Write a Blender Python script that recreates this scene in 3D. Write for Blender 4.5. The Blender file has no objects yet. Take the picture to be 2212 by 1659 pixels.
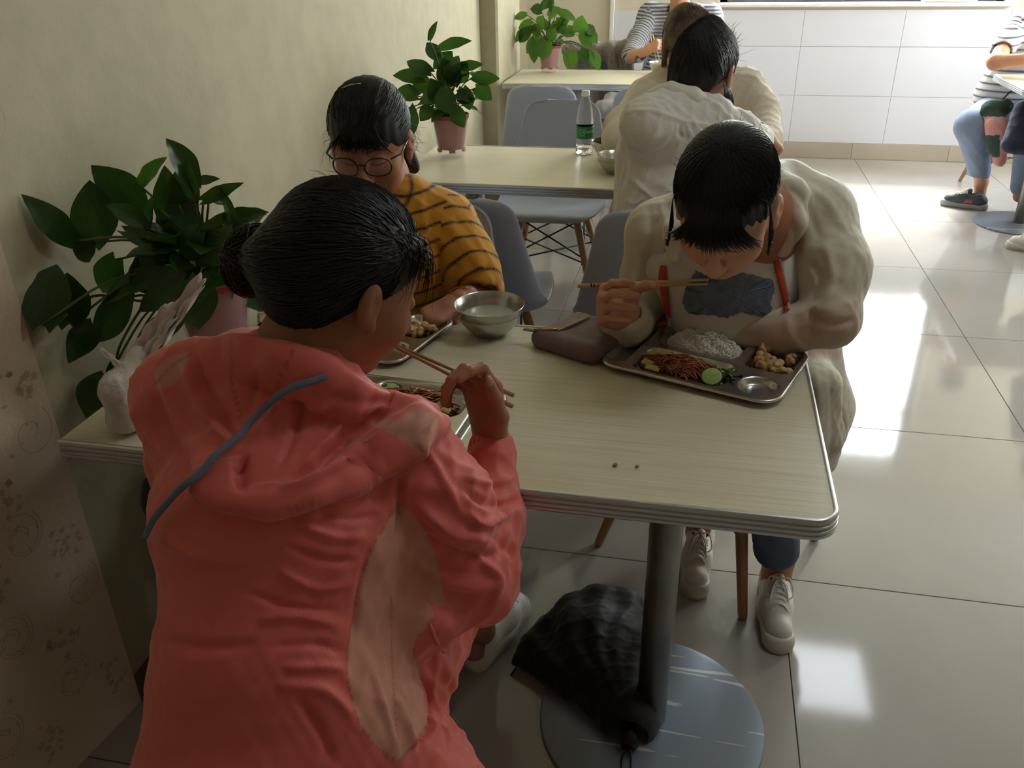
import bpy, bmesh, math, random
import numpy as np
from mathutils import Vector, Matrix
from mathutils.kdtree import KDTree

sc = bpy.context.scene
COL = sc.collection
rnd = random.Random(7)
R = math.radians

# ------------------------------------------------------------------ camera
# world: x right along the tables, y into the room, z up; metres
F_PX = 1839.0; CAM_H = 1.45
def _cam():
    d = np.array([1545-1106.0, -139-829.5, F_PX]); d /= np.linalg.norm(d)
    g = np.array([math.sin(R(1.1)), math.cos(R(1.1)), 0.0])
    dn = g + np.array([0, 0, 1.0])*(-(g@d)/d[2]); dn /= np.linalg.norm(dn)
    up = -dn
    return np.cross(d, up), d, up
CX, CY, CU = _cam()
def ray(px, py):
    v = np.array([px-1106.0, py-829.5, F_PX]); return np.array([v@CX, v@CY, v@CU])
def at(px, py, z):
    r = ray(px, py); t = (z-CAM_H)/r[2]; return np.array([t*r[0], t*r[1], z])
def aty(px, py, y):
    r = ray(px, py); t = y/r[1]; return np.array([t*r[0], y, CAM_H+t*r[2]])
def dd(px, py, d):
    r = ray(px, py)*(d/F_PX); return np.array([r[0], r[1], CAM_H+r[2]])
cam = bpy.data.cameras.new('camera'); cam_o = bpy.data.objects.new('camera', cam); COL.objects.link(cam_o)
cam.sensor_width = 36; cam.lens = F_PX/2212*36; cam.clip_start = 0.02
cam_o.matrix_world = Matrix(((CX[0], -CX[1], -CX[2], 0), (CY[0], -CY[1], -CY[2], 0), (CU[0], -CU[1], -CU[2], CAM_H), (0, 0, 0, 1)))
sc.camera = cam_o

# ------------------------------------------------------------------ light
SKY = 31.0
w = bpy.data.worlds.new('world'); sc.world = w; w.use_nodes = True
w.node_tree.nodes['Background'].inputs[0].default_value = (0.90, 0.96, 1.0, 1)
w.node_tree.nodes['Background'].inputs[1].default_value = SKY
PANEL = 10.0
sun = bpy.data.lights.new('hazy_sun', 'SUN'); sun.energy = 19.0; sun.angle = R(16); sun.color = (1, .97, .92)
sun_o = bpy.data.objects.new('hazy_sun', sun); COL.objects.link(sun_o); sun_o.rotation_euler = Vector((.22, 1.0, 1.25)).to_track_quat('Z', 'Y').to_euler()
sc.view_settings.view_transform = 'Standard'; sc.view_settings.look = 'None'
sc.view_settings.exposure = 0.12; sc.view_settings.gamma = 1.0
try: sc.view_settings.use_curve_mapping = False
except Exception: pass
sc.cycles.max_bounces = 8; sc.cycles.diffuse_bounces = 4; sc.cycles.glossy_bounces = 4
sc.cycles.transmission_bounces = 6; sc.cycles.transparent_max_bounces = 12
sc.cycles.caustics_reflective = False; sc.cycles.caustics_refractive = False
sc.cycles.sample_clamp_indirect = 6.0
def portal(cx, cy, cz, w_, h_, rot):
    l = bpy.data.lights.new('window_portal', 'AREA'); l.shape = 'RECTANGLE'; l.size = w_; l.size_y = h_
    l.cycles.is_portal = True
    o = bpy.data.objects.new('window_portal', l); COL.objects.link(o)
    o.location = (cx, cy, cz); o.rotation_euler = rot
WINS = [(0.07, 1.91)]; XR = 3.5; SIDE = (4.8, 6.3)
portal(.99, 6.66, 1.82, 1.84, 1.56, (R(-90), 0, 0)); portal(XR+.06, 5.55, 1.82, 1.56, 1.5, (0, R(90), 0))

# ------------------------------------------------------------------ helpers
def srgb(r, g, b):
    f = lambda c: (c/255/12.92) if c/255 <= .04045 else ((c/255+.055)/1.055)**2.4
    return (f(r), f(g), f(b), 1)
class NT:
    def __init__(s, m): s.t = m.node_tree; s.b = s.t.nodes['Principled BSDF']
    def n(s, kind, **kw):
        x = s.t.nodes.new(kind)
        for k, v in kw.items():
            if k in x.inputs: x.inputs[k].default_value = v
            else: setattr(x, k, v)
        return x
    def l(s, a, b): s.t.links.new(a, b)
MATS = {}
def mat(name, col, rough=.5, metal=0, spec=.5, bump=None, noise=None, coat=0, trans=0, ior=1.45, sss=0, alpha=1, sheen=0, emit=None):
    """bump=(scale, strength, detail); noise=(scale, amount, second colour)"""
    if name in MATS: return MATS[name]
    m = bpy.data.materials.new(name); m.use_nodes = True; t = NT(m); b = t.b
    I = b.inputs
    I['Base Color'].default_value = col; I['Roughness'].default_value = rough; I['Metallic'].default_value = metal
    I['Specular IOR Level'].default_value = spec; I['Coat Weight'].default_value = coat; I['Coat Roughness'].default_value = .05
    I['Transmission Weight'].default_value = trans; I['IOR'].default_value = ior; I['Alpha'].default_value = alpha
    I['Sheen Weight'].default_value = sheen
    if sss: I['Subsurface Weight'].default_value = sss; I['Subsurface Radius'].default_value = (.01, .004, .002); I['Subsurface Scale'].default_value = 1
    if emit: I['Emission Color'].default_value = emit[0]; I['Emission Strength'].default_value = emit[1]
    tc = None
    if noise or bump: tc = t.n('ShaderNodeTexCoord')
    if noise:
        nz = t.n('ShaderNodeTexNoise', Scale=noise[0], Detail=4.0); t.l(tc.outputs['Object'], nz.inputs['Vector'])
        rp = t.n('ShaderNodeMapRange'); rp.inputs['From Min'].default_value = .35; rp.inputs['From Max'].default_value = .65; rp.inputs['To Max'].default_value = noise[1]
        t.l(nz.outputs['Fac'], rp.inputs['Value'])
        mx = t.n('ShaderNodeMix', data_type='RGBA'); mx.inputs[6].default_value = col; mx.inputs[7].default_value = noise[2]
        t.l(rp.outputs[0], mx.inputs[0]); t.l(mx.outputs[2], I['Base Color'])
    if bump:
        nb = t.n('ShaderNodeTexNoise', Scale=bump[0], Detail=float(bump[2]) if len(bump) > 2 else 3.0); t.l(tc.outputs['Object'], nb.inputs['Vector'])
        bp = t.n('ShaderNodeBump', Strength=bump[1], Distance=.01); t.l(nb.outputs['Fac'], bp.inputs['Height']); t.l(bp.outputs[0], I['Normal'])
    MATS[name] = m; m['x'] = 1
    return m
def vcmat(name, rough=.6, bump=None, spec=.3, sheen=0, sss=0, coat=0, weave=None):
    """base colour from the point attribute 'Col' (the cloth's or skin's own pattern)"""
    if name in MATS: return MATS[name]
    m = mat(name, (1, 1, 1, 1), rough, spec=spec, bump=bump, sheen=sheen, sss=sss, coat=coat)
    t = NT(m); a = t.n('ShaderNodeAttribute', attribute_name='Col'); t.l(a.outputs['Color'], t.b.inputs['Base Color'])
    return m

def setp(o, label=None, cat=None, group=None, kind=None):
    if label: o['label'] = label
    if cat: o['category'] = cat
    if group: o['group'] = group
    if kind: o['kind'] = kind
    return o
def empty(name, loc=(0, 0, 0), rz=0, label=None, cat=None, group=None):
    o = bpy.data.objects.new(name, None); COL.objects.link(o); o.location = loc; o.rotation_euler = (0, 0, rz)
    o.empty_display_size = .05
    return setp(o, label, cat, group)
def link(name, me, parent=None, m=None, smooth=True):
    if m is not None:
        for x in (m if isinstance(m, (list, tuple)) else [m]): me.materials.append(x)
    o = bpy.data.objects.new(name, me); COL.objects.link(o)
    if smooth: me.shade_smooth()
    if parent is not None: o.parent = parent
    return o
def meshobj(name, verts, faces, m=None, parent=None, smooth=True, cols=None, mi=None):
    me = bpy.data.meshes.new(name)
    me.from_pydata([tuple(map(float, v)) for v in verts] if not isinstance(verts, np.ndarray) else verts.tolist(), [], faces if isinstance(faces, list) else faces.tolist())
    if cols is not None:
        a = me.color_attributes.new('Col', 'FLOAT_COLOR', 'POINT')
        c = np.ones((len(verts), 4), np.float32); c[:, :3] = np.asarray(cols)[:, :3]; a.data.foreach_set('color', c.ravel())
    o = link(name, me, parent, m, smooth)
    if mi is not None: me.polygons.foreach_set('material_index', np.asarray(mi, np.int32))
    me.update()
    return o
class MB:
    """collects shapes into one mesh"""
    def __init__(s): s.v = []; s.f = []
    def add(s, v, f):
        n = len(s.v); s.v += [tuple(map(float, p)) for p in v]; s.f += [tuple(i+n for i in q) for q in f]; return s
    def box(s, c, d, rz=0, bev=0):
        x, y, z = [q/2 for q in d]; cs, sn = math.cos(rz), math.sin(rz)
        if bev <= 0:
            P = [(sx*x, sy*y, sz*z) for sz in (-1, 1) for sx, sy in ((-1, -1), (1, -1), (1, 1), (-1, 1))]
            Q = [(3, 2, 1, 0), (4, 5, 6, 7), (0, 1, 5, 4), (1, 2, 6, 5), (2, 3, 7, 6), (3, 0, 4, 7)]
        else:
            P = []; Q = []
            rings = [(bev, -z), (0, -z+bev), (0, z-bev), (bev, z)]
            for ins, zz in rings:
                X, Y = x-ins, y-ins; b = bev
                P += [(-X+b, -Y, zz), (X-b, -Y, zz), (X, -Y+b, zz), (X, Y-b, zz), (X-b, Y, zz), (-X+b, Y, zz), (-X, Y-b, zz), (-X, -Y+b, zz)]
            for k in range(3):
                for i in range(8): Q.append((k*8+i, k*8+(i+1) % 8, k*8+8+(i+1) % 8, k*8+8+i))
            Q.append(tuple(range(7, -1, -1))); Q.append(tuple(range(24, 32)))
        P = [(c[0]+cs*a-sn*b, c[1]+sn*a+cs*b, c[2]+q) for a, b, q in P]
        return s.add(P, Q)
    def tube(s, pts, r, n=10, cap=True, sx=1.0):
        pts = [Vector(p) for p in pts]; m = len(pts); rr = r if isinstance(r, (list, tuple, np.ndarray)) else [r]*m
        P = []; Q = []
        t = (pts[1]-pts[0]).normalized(); u = t.orthogonal().normalized()
        for i, p in enumerate(pts):
            t = (pts[min(i+1, m-1)]-pts[max(i-1, 0)])
            t = t.normalized() if t.length > 1e-9 else Vector((0, 0, 1))
            u = (u-t*u.dot(t)); u = u.normalized() if u.length > 1e-6 else t.orthogonal().normalized(); v = t.cross(u)
            for k in range(n):
                a = 2*math.pi*k/n; P.append(p+u*(math.cos(a)*rr[i]*sx)+v*(math.sin(a)*rr[i]))
        for i in range(m-1):
            for k in range(n): Q.append((i*n+k, i*n+(k+1) % n, (i+1)*n+(k+1) % n, (i+1)*n+k))
        if cap: Q.append(tuple(range(n-1, -1, -1))); Q.append(tuple((m-1)*n+k for k in range(n)))
        return s.add(P, Q)
    def lathe(s, prof, n=32, c=(0, 0, 0), mod=None):
        P = []; Q = []
        for r_, z in prof:
            for k in range(n):
                a = 2*math.pi*k/n; q = r_ if mod is None else mod(r_, z, a)
                P.append((c[0]+q*math.cos(a), c[1]+q*math.sin(a), c[2]+z))
        for i in range(len(prof)-1):
            for k in range(n): Q.append((i*n+k, i*n+(k+1) % n, (i+1)*n+(k+1) % n, (i+1)*n+k))
        return s.add(P, Q)
    def grid(s, fn, nu, nv, closeu=False):
        P = [fn(i/(nu if closeu else nu-1), j/(nv-1)) for j in range(nv) for i in range(nu)]; Q = []
        for j in range(nv-1):
            for i in range(nu if closeu else nu-1):
                Q.append((j*nu+i, j*nu+(i+1) % nu, (j+1)*nu+(i+1) % nu, (j+1)*nu+i))
        return s.add(P, Q)
    def poly(s, pts): return s.add(pts, [tuple(range(len(pts)))])
    def build(s, name, m=None, parent=None, smooth=True, kind=None):
        o = meshobj(name, s.v, s.f, m, parent, smooth)
        if kind: o['kind'] = kind
        return o
def autosmooth(o, ang=35):
    o.data.set_sharp_from_angle(angle=R(ang)); return o
def catmull(pts, n=8):
    P = [np.array(p, float) for p in pts]; P = [2*P[0]-P[1]]+P+[2*P[-1]-P[-2]]; out = []
    for i in range(1, len(P)-2):
        for k in range(n):
            t = k/n; a, b, c, d = P[i-1], P[i], P[i+1], P[i+2]
            out.append(.5*((2*b)+(-a+c)*t+(2*a-5*b+4*c-d)*t*t+(-a+3*b-3*c+d)*t**3))
    out.append(P[-2]); return out
def copy_tree(o, parent=None):
    c = o.copy(); COL.objects.link(c)
    if parent is not None: c.parent = parent
    for ch in list(o.children): copy_tree(ch, c)
    return c

# ------------------------------------------------------------------ organic surfaces: smooth unions of tapered limbs, sparse surface nets
class Blob:
    def __init__(s): s.p = []
    def cap(s, a, b, ra, rb=None, k=.02, sub=False):
        a = np.array(a, float); b = np.array(b, float); rb = ra if rb is None else rb
        s.p.append(('c', a, b, ra, rb, k, sub)); return s
    def chain(s, pts, rs, k=.02):
        for i in range(len(pts)-1): s.cap(pts[i], pts[i+1], rs[i], rs[i+1], k)
        return s
    def ell(s, c, r, M=None, k=.02, sub=False):
        s.p.append(('e', np.array(c, float), np.array(r, float), np.eye(3) if M is None else np.array(M, float), 0, k, sub)); return s
    def xf(s, M, T):
        M = np.array(M, float); T = np.array(T, float); o = Blob()
        for q in s.p:
            if q[0] == 'c': o.p.append(('c', M@q[1]+T, M@q[2]+T)+q[3:])
            else: o.p.append(('e', M@q[1]+T, q[2], M@q[3])+q[4:])
        return o
    def join(s, o): s.p += o.p; return s
    @staticmethod
    def ev(q, P):
        if q[0] == 'c':
            a, b, ra, rb = q[1:5]; ab = b-a; L2 = max(ab@ab, 1e-12)
            pa = P-a; t = np.clip((pa@ab)/L2, 0, 1); d = pa-t[:, None]*ab
            return np.sqrt((d*d).sum(1))-(ra+(rb-ra)*t)
        c, r, M = q[1:4]; l = (P-c)@M; g = l/r; k0 = np.sqrt((g*g).sum(1)); g2 = l/(r*r); k1 = np.sqrt((g2*g2).sum(1))+1e-9
        return k0*(k0-1)/k1
    def bounds(s):
        lo = np.full(3, 1e9); hi = -lo
        for q in s.p:
            if q[6]: continue
            if q[0] == 'c': pts = [(q[1], q[3]), (q[2], q[4])]
            else: pts = [(q[1], np.sqrt(((q[3]*q[2])**2).sum(1)))]
            for c, r in pts: lo = np.minimum(lo, c-r); hi = np.maximum(hi, c+r)
        return lo-.03, hi+.03
    def dist(s, P, use=None):
        d = np.full(len(P), 1e3)
        for i, q in enumerate(s.p):
            if use is not None and not use[i]: continue
            e = s.ev(q, P); k = q[5]
            if q[6]:
                h = np.maximum(k-np.abs(d+e), 0)/k; d = np.maximum(d, -e)+h*h*k/4
            else:
                h = np.maximum(k-np.abs(d-e), 0)/k; d = np.minimum(d, e)-h*h*k/4
        return d
    def mesh(s, h=.004, smooth=1):
        B = 8; lo, hi = s.bounds(); nb = np.maximum(np.ceil((hi-lo)/(h*B)).astype(int), 1)
        g = np.stack(np.meshgrid(*[np.arange(n) for n in nb], indexing='ij'), -1).reshape(-1, 3)
        cen = lo+(g+.5)*h*B; hd = h*B*.5*1.75
        d = np.empty(len(g)); E = np.empty((len(s.p), len(g)), np.float32)
        for i, q in enumerate(s.p): E[i] = s.ev(q, cen)
        d[:] = 1e3
        for i, q in enumerate(s.p):
            e = E[i]; k = q[5]
            if q[6]: hh = np.maximum(k-np.abs(d+e), 0)/k; d = np.maximum(d, -e)+hh*hh*k/4
            else: hh = np.maximum(k-np.abs(d-e), 0)/k; d = np.minimum(d, e)-hh*hh*k/4
        act = np.where(np.abs(d) < hd*1.5)[0]
        off = np.stack(np.meshgrid(*[np.arange(B+1)]*3, indexing='ij'), -1).reshape(-1, 3)
        g = g[act]; cenE = E[:, act]
        # group blocks by coarse octree cell to prune primitives
        key = (g//4); _, inv = np.unique(key, axis=0, return_inverse=True); inv = inv.ravel()
        V = np.empty((len(g), (B+1)**3), np.float32)
        order = np.argsort(inv, kind='stable'); bd = np.flatnonzero(np.diff(inv[order]))+1
        for grp in np.split(order, bd):
            pts = (lo+(g[grp][:, None, :]*B+off[None])*h).reshape(-1, 3)
            use = [cenE[i, grp].min() < hd*2.6+q[5] for i, q in enumerate(s.p)]
            V[grp] = s.dist(pts, use).reshape(len(grp), -1)
        V = V.reshape(-1, B+1, B+1, B+1)
        cs = [(i, j, k) for i in (0, 1) for j in (0, 1) for k in (0, 1)]
        C = np.stack([V[:, i:i+B, j:j+B, k:k+B] for i, j, k in cs], -1)
        neg = C < 0; n = neg.sum(-1); a = np.argwhere((n > 0) & (n < 8))
        cv = C[tuple(a.T)]; gi = g[a[:, 0]]*B+a[:, 1:]
        cs = np.array(cs, float)
        ed = [(x, y) for x in range(8) for y in range(x+1, 8) if np.abs(cs[x]-cs[y]).sum() == 1]
        S = np.zeros((len(cv), 3)); W = np.zeros(len(cv))
        for x, y in ed:
            m = (cv[:, x] < 0) != (cv[:, y] < 0); t = np.where(m, cv[:, x]/np.where(m, cv[:, x]-cv[:, y], 1), 0)
            S += np.where(m[:, None], cs[x]+t[:, None]*(cs[y]-cs[x]), 0); W += m
        vert = lo+(gi+S/W[:, None])*h
        N = nb*B+2; k = (gi[:, 0]*N[1]+gi[:, 1])*N[2]+gi[:, 2]; o = np.argsort(k); ks = k[o]
        F = []
        st = (N[1]*N[2], N[2], 1)
        for ax, (u, v), cidx in ((0, (1, 2), 4), (1, (2, 0), 2), (2, (0, 1), 1)):
            m = (cv[:, 0] < 0) != (cv[:, cidx] < 0); me = np.flatnonzero(m); fl = cv[me, 0] < 0
            q = [k[me], k[me]-st[u], k[me]-st[u]-st[v], k[me]-st[v]]; idx = []; ok = np.ones(len(me), bool)
            for z in q:
                p = np.searchsorted(ks, z); p = np.minimum(p, len(ks)-1); ok &= ks[p] == z; idx.append(o[p])
            Q = np.stack(idx, 1); Q[~fl] = Q[~fl][:, ::-1]; F.append(Q[ok])
        F = np.concatenate(F)
        for _ in range(smooth): vert = relax(vert, F, .5)
        return vert, F
def relax(v, F, a=.5):
    S = np.zeros_like(v); W = np.zeros(len(v))
    for i in range(4):
        for j in (1, 3):
            for ax in range(3): S[:, ax] += np.bincount(F[:, i], v[F[:, (i+j) % 4], ax], len(v))
            W += np.bincount(F[:, i], minlength=len(v))
    return v+a*(S/np.maximum(W, 1)[:, None]-v)
def normals(v, F):
    n = np.cross(v[F[:, 2]]-v[F[:, 0]], v[F[:, 3]]-v[F[:, 1]]); N = np.zeros_like(v)
    for i in range(4):
        for ax in range(3): N[:, ax] += np.bincount(F[:, i], n[:, ax], len(v))
    return N/(np.linalg.norm(N, axis=1)[:, None]+1e-12)
_rs = np.random.RandomState(3)
_ND = _rs.normal(size=(40, 3)); _ND /= np.linalg.norm(_ND, axis=1)[:, None]; _NP = _rs.rand(40)*6.28
def wav(P, f, seed=0, n=6):
    s = np.zeros(len(P))
    for i in range(n):
        j = (seed*7+i) % 40; s += np.sin(P@_ND[j]*f*(1+.35*i)+_NP[j]+1.3*np.sin(P@_ND[(j+11) % 40]*f*.6+_NP[(j+5) % 40]))
    return s/n
def ridge(P, f, seed=0, n=4):
    """soft cloth creases: ridged bands, positive outwards"""
    s = np.zeros(len(P))
    for i in range(n):
        j = (seed*5+i) % 40; x = np.sin(P@_ND[j]*f*(1+.4*i)+_NP[j]+1.8*np.sin(P@_ND[(j+13) % 40]*f*.45+_NP[(j+3) % 40]))
        s += (1-np.abs(x))**2.2
    return s/n
def segdist(P, pts):
    """distance to a polyline and parameter along it"""
    best = np.full(len(P), 1e9); par = np.zeros(len(P)); pts = [np.array(p, float) for p in pts]; m = len(pts)-1
    for i in range(m):
        a, b = pts[i], pts[i+1]; ab = b-a; t = np.clip(((P-a)@ab)/max(ab@ab, 1e-12), 0, 1)
        d = np.linalg.norm(P-a-t[:, None]*ab, axis=1); w_ = d < best; best[w_] = d[w_]; par[w_] = (i+t[w_])/m
    return best, par
def fold(v, N, pts, width, amp):
    """raise (amp>0) or press in (amp<0) a crease along a polyline"""
    d, t = segdist(v, pts); g = np.exp(-(d/width)**2)*np.clip(np.sin(np.pi*np.clip(t*.9+.05, 0, 1))*1.6, 0, 1)
    return v+N*(g*amp)[:, None]
def frame(fwd, up=(0, 0, 1)):
    """columns: right, forward, up"""
    f = np.array(fwd, float); f /= np.linalg.norm(f); u = np.array(up, float); r = np.cross(f, u); r /= np.linalg.norm(r); u = np.cross(r, f)
    return np.stack([r, f, u], 1)
# ------------------------------------------------------------------ room
M_wall = mat('wall_paper', srgb(176, 167, 139), .75, spec=.25, noise=(13, .5, srgb(162, 154, 127)), bump=(70, .06, 4))
M_wall2 = mat('wall_paint', srgb(222, 212, 190), .8, spec=.2, noise=(3, .3, srgb(212, 200, 176)))
M_wtile = mat('white_glazed_tile', srgb(226, 226, 230), .16, spec=.5, bump=(3, .03))
M_grout = mat('grout', srgb(120, 114, 106), .9)
M_ftile = mat('polished_floor_tile', srgb(172, 166, 159), .08, spec=.6, noise=(2.2, .6, srgb(160, 153, 146)), bump=(1.6, .015, 1))
M_ceil = mat('ceiling_white', srgb(215, 210, 200), .8)
M_dark = mat('dark_window_frame', srgb(70, 74, 76), .4)
M_white = mat('white_trim', srgb(240, 238, 232), .35)
M_skirt = mat('beige_skirting_tile', srgb(190, 178, 160), .2, noise=(5, .4, srgb(176, 162, 142)))
def slab(name, pts, z0, z1, m, parent=None, t=.1, side=1, kind='structure'):
    """vertical wall along a floor polyline, thickness to the outside"""
    b = MB(); P = []
    for (x, y) in pts: P.append((x, y))
    for i in range(len(P)-1):
        a, c = Vector(P[i]+(0,)), Vector(P[i+1]+(0,)); n = Vector((-(c-a).y, (c-a).x, 0)).normalized()*t*side
        q = [a, c, c+n, a+n]
        b.add([(p.x, p.y, z0) for p in q]+[(p.x, p.y, z1) for p in q], [(3, 2, 1, 0), (4, 5, 6, 7), (0, 1, 5, 4), (1, 2, 6, 5), (2, 3, 7, 6), (3, 0, 4, 7)])
    o = b.build(name, m, parent, smooth=False)
    if kind and parent is None: o['kind'] = kind
    return o
YN, YF, ZC = -3.4, 6.6, 2.8
CORNER = (-1.083, 1.118); NEAR0 = (-1.083-.164*4.5, 1.118-4.5)
fl = MB().box(((XR-2.2)/2, (YF+YN)/2, -.03), (XR+2.2, YF-YN+.4, .052)).build('floor', M_grout, smooth=False); fl['kind'] = 'structure'
P_ = .82; x0, y0 = .295-3*P_, 1.79-7*P_
tm = None
for i in range(7):
    for j in range(13):
        cx, cy = x0+(i+.5)*P_, y0+(j+.5)*P_; xa, xb = cx-P_/2+.0012, cx+P_/2-.0012; ya, yb = cy-P_/2+.0012, cy+P_/2-.0012
        xb = min(xb, XR); ya = max(ya, YN); yb = min(yb, YF)
        if yb-ya < .05 or xb-xa < .05: continue
        full = (xb-xa > .8 and yb-ya > .8)
        if full and tm is not None:
            o = bpy.data.objects.new('tile', tm); COL.objects.link(o); o.parent = fl
        else:
            o = MB().box(((0 if full else (xa+xb)/2-cx), (0 if full else (ya+yb)/2-cy), 0), (xb-xa, yb-ya, .008), bev=.0008).build('tile', M_ftile, fl, smooth=False)
            if full: tm = o.data
        o.location = (cx, cy, -.004+.0002*((i*7+j*3) % 3-1))
cl = MB().box(((XR-2.2)/2, (YF+YN)/2, ZC+.05), (XR+2.2, YF-YN+.4, .1)).build('ceiling', M_ceil, smooth=False); cl['kind'] = 'structure'

wl = slab('wall_left', [CORNER, (-1.21, 5.2), (-1.29, YF)], 0, ZC, M_wall, t=.12)
pil = MB().box((-1.16, 5.10, ZC/2), (.12, .60, ZC), bev=.012).build('trim_2', M_wall, smooth=False); pil['kind'] = 'structure'
wn = slab('wall_near', [NEAR0, CORNER], 0, ZC, None, t=.1)
bb = slab('baseboard_left', [(CORNER[0]+.008, 1.12), (-1.182, 4.79)], 0, .075, mat('brown_skirting', srgb(96, 76, 58), .5), t=.008)
wb = slab('wall_back', [(XR+.1, YN), (-2.2, YN)], 0, ZC, mat('back_wall_brown', srgb(172, 156, 136), .8), t=.1, side=-1)
wr = MB(); SA, SB = SIDE
for ya, yb, za, zb in ((YN, SA, 0, ZC), (SB, YF, 0, ZC), (SA, SB, 0, 1.03), (SA, SB, 2.6, ZC)): wr.box((XR+.12, (ya+yb)/2, (za+zb)/2), (.24, yb-ya, zb-za))
wr = wr.build('wall_right', M_wall2, smooth=False); wr['kind'] = 'structure'
# far wall with window openings
ff = MB(); T = .24
def wbox(x0, x1, z0, z1): ff.box(((x0+x1)/2, YF+T/2, (z0+z1)/2), (x1-x0, T, z1-z0))
wbox(-1.4, XR+.1, 0, 1.03); wbox(-1.4, XR+.1, 2.6, ZC)
xs = [-1.4]+[q for a in WINS for q in a]+[XR+.1]
for i in range(0, len(xs), 2): wbox(xs[i], xs[i+1], 1.03, 2.6)
wf = ff.build('wall_far', M_wall2, smooth=False); wf['kind'] = 'structure'
TX0, TW = -.655, .6475
rows = [(.113, .434), (.436, .758), (.760, .992)]
for i in range(10):
    for z0_, z1_ in rows:
        xa, xb = TX0+i*TW+.0009, min(TX0+(i+1)*TW-.0009, XR)
        if xb-xa < .03: continue
        o = MB().box((0, 0, 0), (xb-xa, .012, z1_-z0_), bev=.001).build('wall_tile', M_wtile, wf, smooth=False)
        o.location = ((xa+xb)/2, YF-.006+rnd.uniform(-.0006, .0006), (z0_+z1_)/2)
bf = MB().box(((XR-1.29)/2, YF-.004, .055), (XR+1.29, .010, .11)).build('baseboard_far', M_grout, smooth=False); bf['kind'] = 'structure'
for i in range(-1, 10):
    xa, xb = max(TX0-.2+i*TW+.001, -1.28), min(TX0-.2+(i+1)*TW-.001, XR)
    if xb-xa < .03: continue
    o = MB().box((0, 0, 0), (xb-xa, .012, .111), bev=.001).build('skirting_tile', M_skirt, bf, smooth=False); o.location = ((xa+xb)/2, YF-.012, .0565)
tr = MB().box((-.672, YF-.012, 1.4), (.03, .026, 2.8), bev=.003).build('trim_1', M_white, smooth=False); tr['kind'] = 'structure'
M_glass = mat('window_glass', (1, 1, 1, 1), 0, trans=1, ior=1.01)
def window(n, width, loc, rz):
    """window of a given width; local x along the opening, y outwards"""
    wd = empty('window_%d' % n, loc, rz); wd['kind'] = 'structure'; a, b = -width/2, width/2
    def pc(name, B, m): return B.build(name, m, wd, smooth=False)
    z_ = -1.03
    pc('sill', MB().box((0, .09, -.008), (width+.04, .26, .022), bev=.004), M_white)
    fr = MB(); zt = 2.6+z_; zm = 2.13+z_; f = .05
    for x in (a+f/2, b-f/2): fr.box((x, .16, zt/2), (f, .06, zt))
    for z, h in ((.03, .055), (zm, .07), (zt-.025, .05)): fr.box((0, .16, z), (width, .06, h))
    fr.box((0, .16, zm/2), (.05, .05, zm))
    pc('window_frame', fr, M_dark)
    pc('glass', MB().box((0, .165, (.05+zm)/2), (width-.1, .004, zm-.11)).box((0, .165, (zm+zt)/2), (width-.1, .004, zt-zm-.1)), mat('pane', (1, 1, 1, 1), 0, spec=.5, alpha=.06))
    for i in range(14):
        x = a+.08+(width-.16)*i/13
        pc('security_bar', MB().tube([(x, .22, .01), (x, .22, zt-.01)], .007, 6), mat('bar_steel', srgb(160, 160, 158), .4, metal=.6))
    for z in (.32, .69, 1.32): pc('security_rail', MB().box((0, .222, z), (width, .006, .028)), mat('bar_steel', srgb(160, 160, 158), .4, metal=.6))
window(1, 1.84, (.99, YF, 1.03), 0); window(2, SB-SA, (XR, (SA+SB)/2, 1.03), -math.pi/2)
# grey folded cloth or tray on the sill
setp(autosmooth(MB().box((1.55, YF+.05, 1.055), (.34, .10, .042), bev=.012).build('towel', mat('white_towel', srgb(235, 232, 224), .9, bump=(80, .4)))), 'folded white cloth lying on the window sill', 'cloth')
# ceiling light panels
M_emit = mat('led_panel', (1, 1, 1, 1), .5, emit=((.86, .92, 1, 1), PANEL))
M_alu = mat('brushed_aluminium', srgb(200, 202, 204), .28, metal=1, bump=(200, .05))
pn = None
LAB = ['square ceiling light panel mirrored in the floor beside the front table', 'square ceiling light panel above the open floor right of the near table', 'square ceiling light panel behind the camera', 'square ceiling light panel in the right half of the room']
for q, (px, py) in enumerate([(1.07, 4.3), (1.07, 1.7)]):
    if pn is None:
        pn = empty('ceiling_light', (px, py, ZC)); pn['category'] = 'light'; pn['group'] = 'ceiling light panels'
        MB().box((0, 0, -.004), (.5, .55, .006)).build('diffuser', M_emit, pn, smooth=False)
        fr = MB()
        for s in (-1, 1): fr.box((s*.262, 0, -.006), (.024, .598, .012), bev=.002); fr.box((0, s*.287, -.006), (.5, .024, .012), bev=.002)
        fr.build('frame', M_white, pn, smooth=False); c = pn
    else: c = copy_tree(pn); c.location = (px, py, ZC)
    c['label'] = LAB[q]
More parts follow.
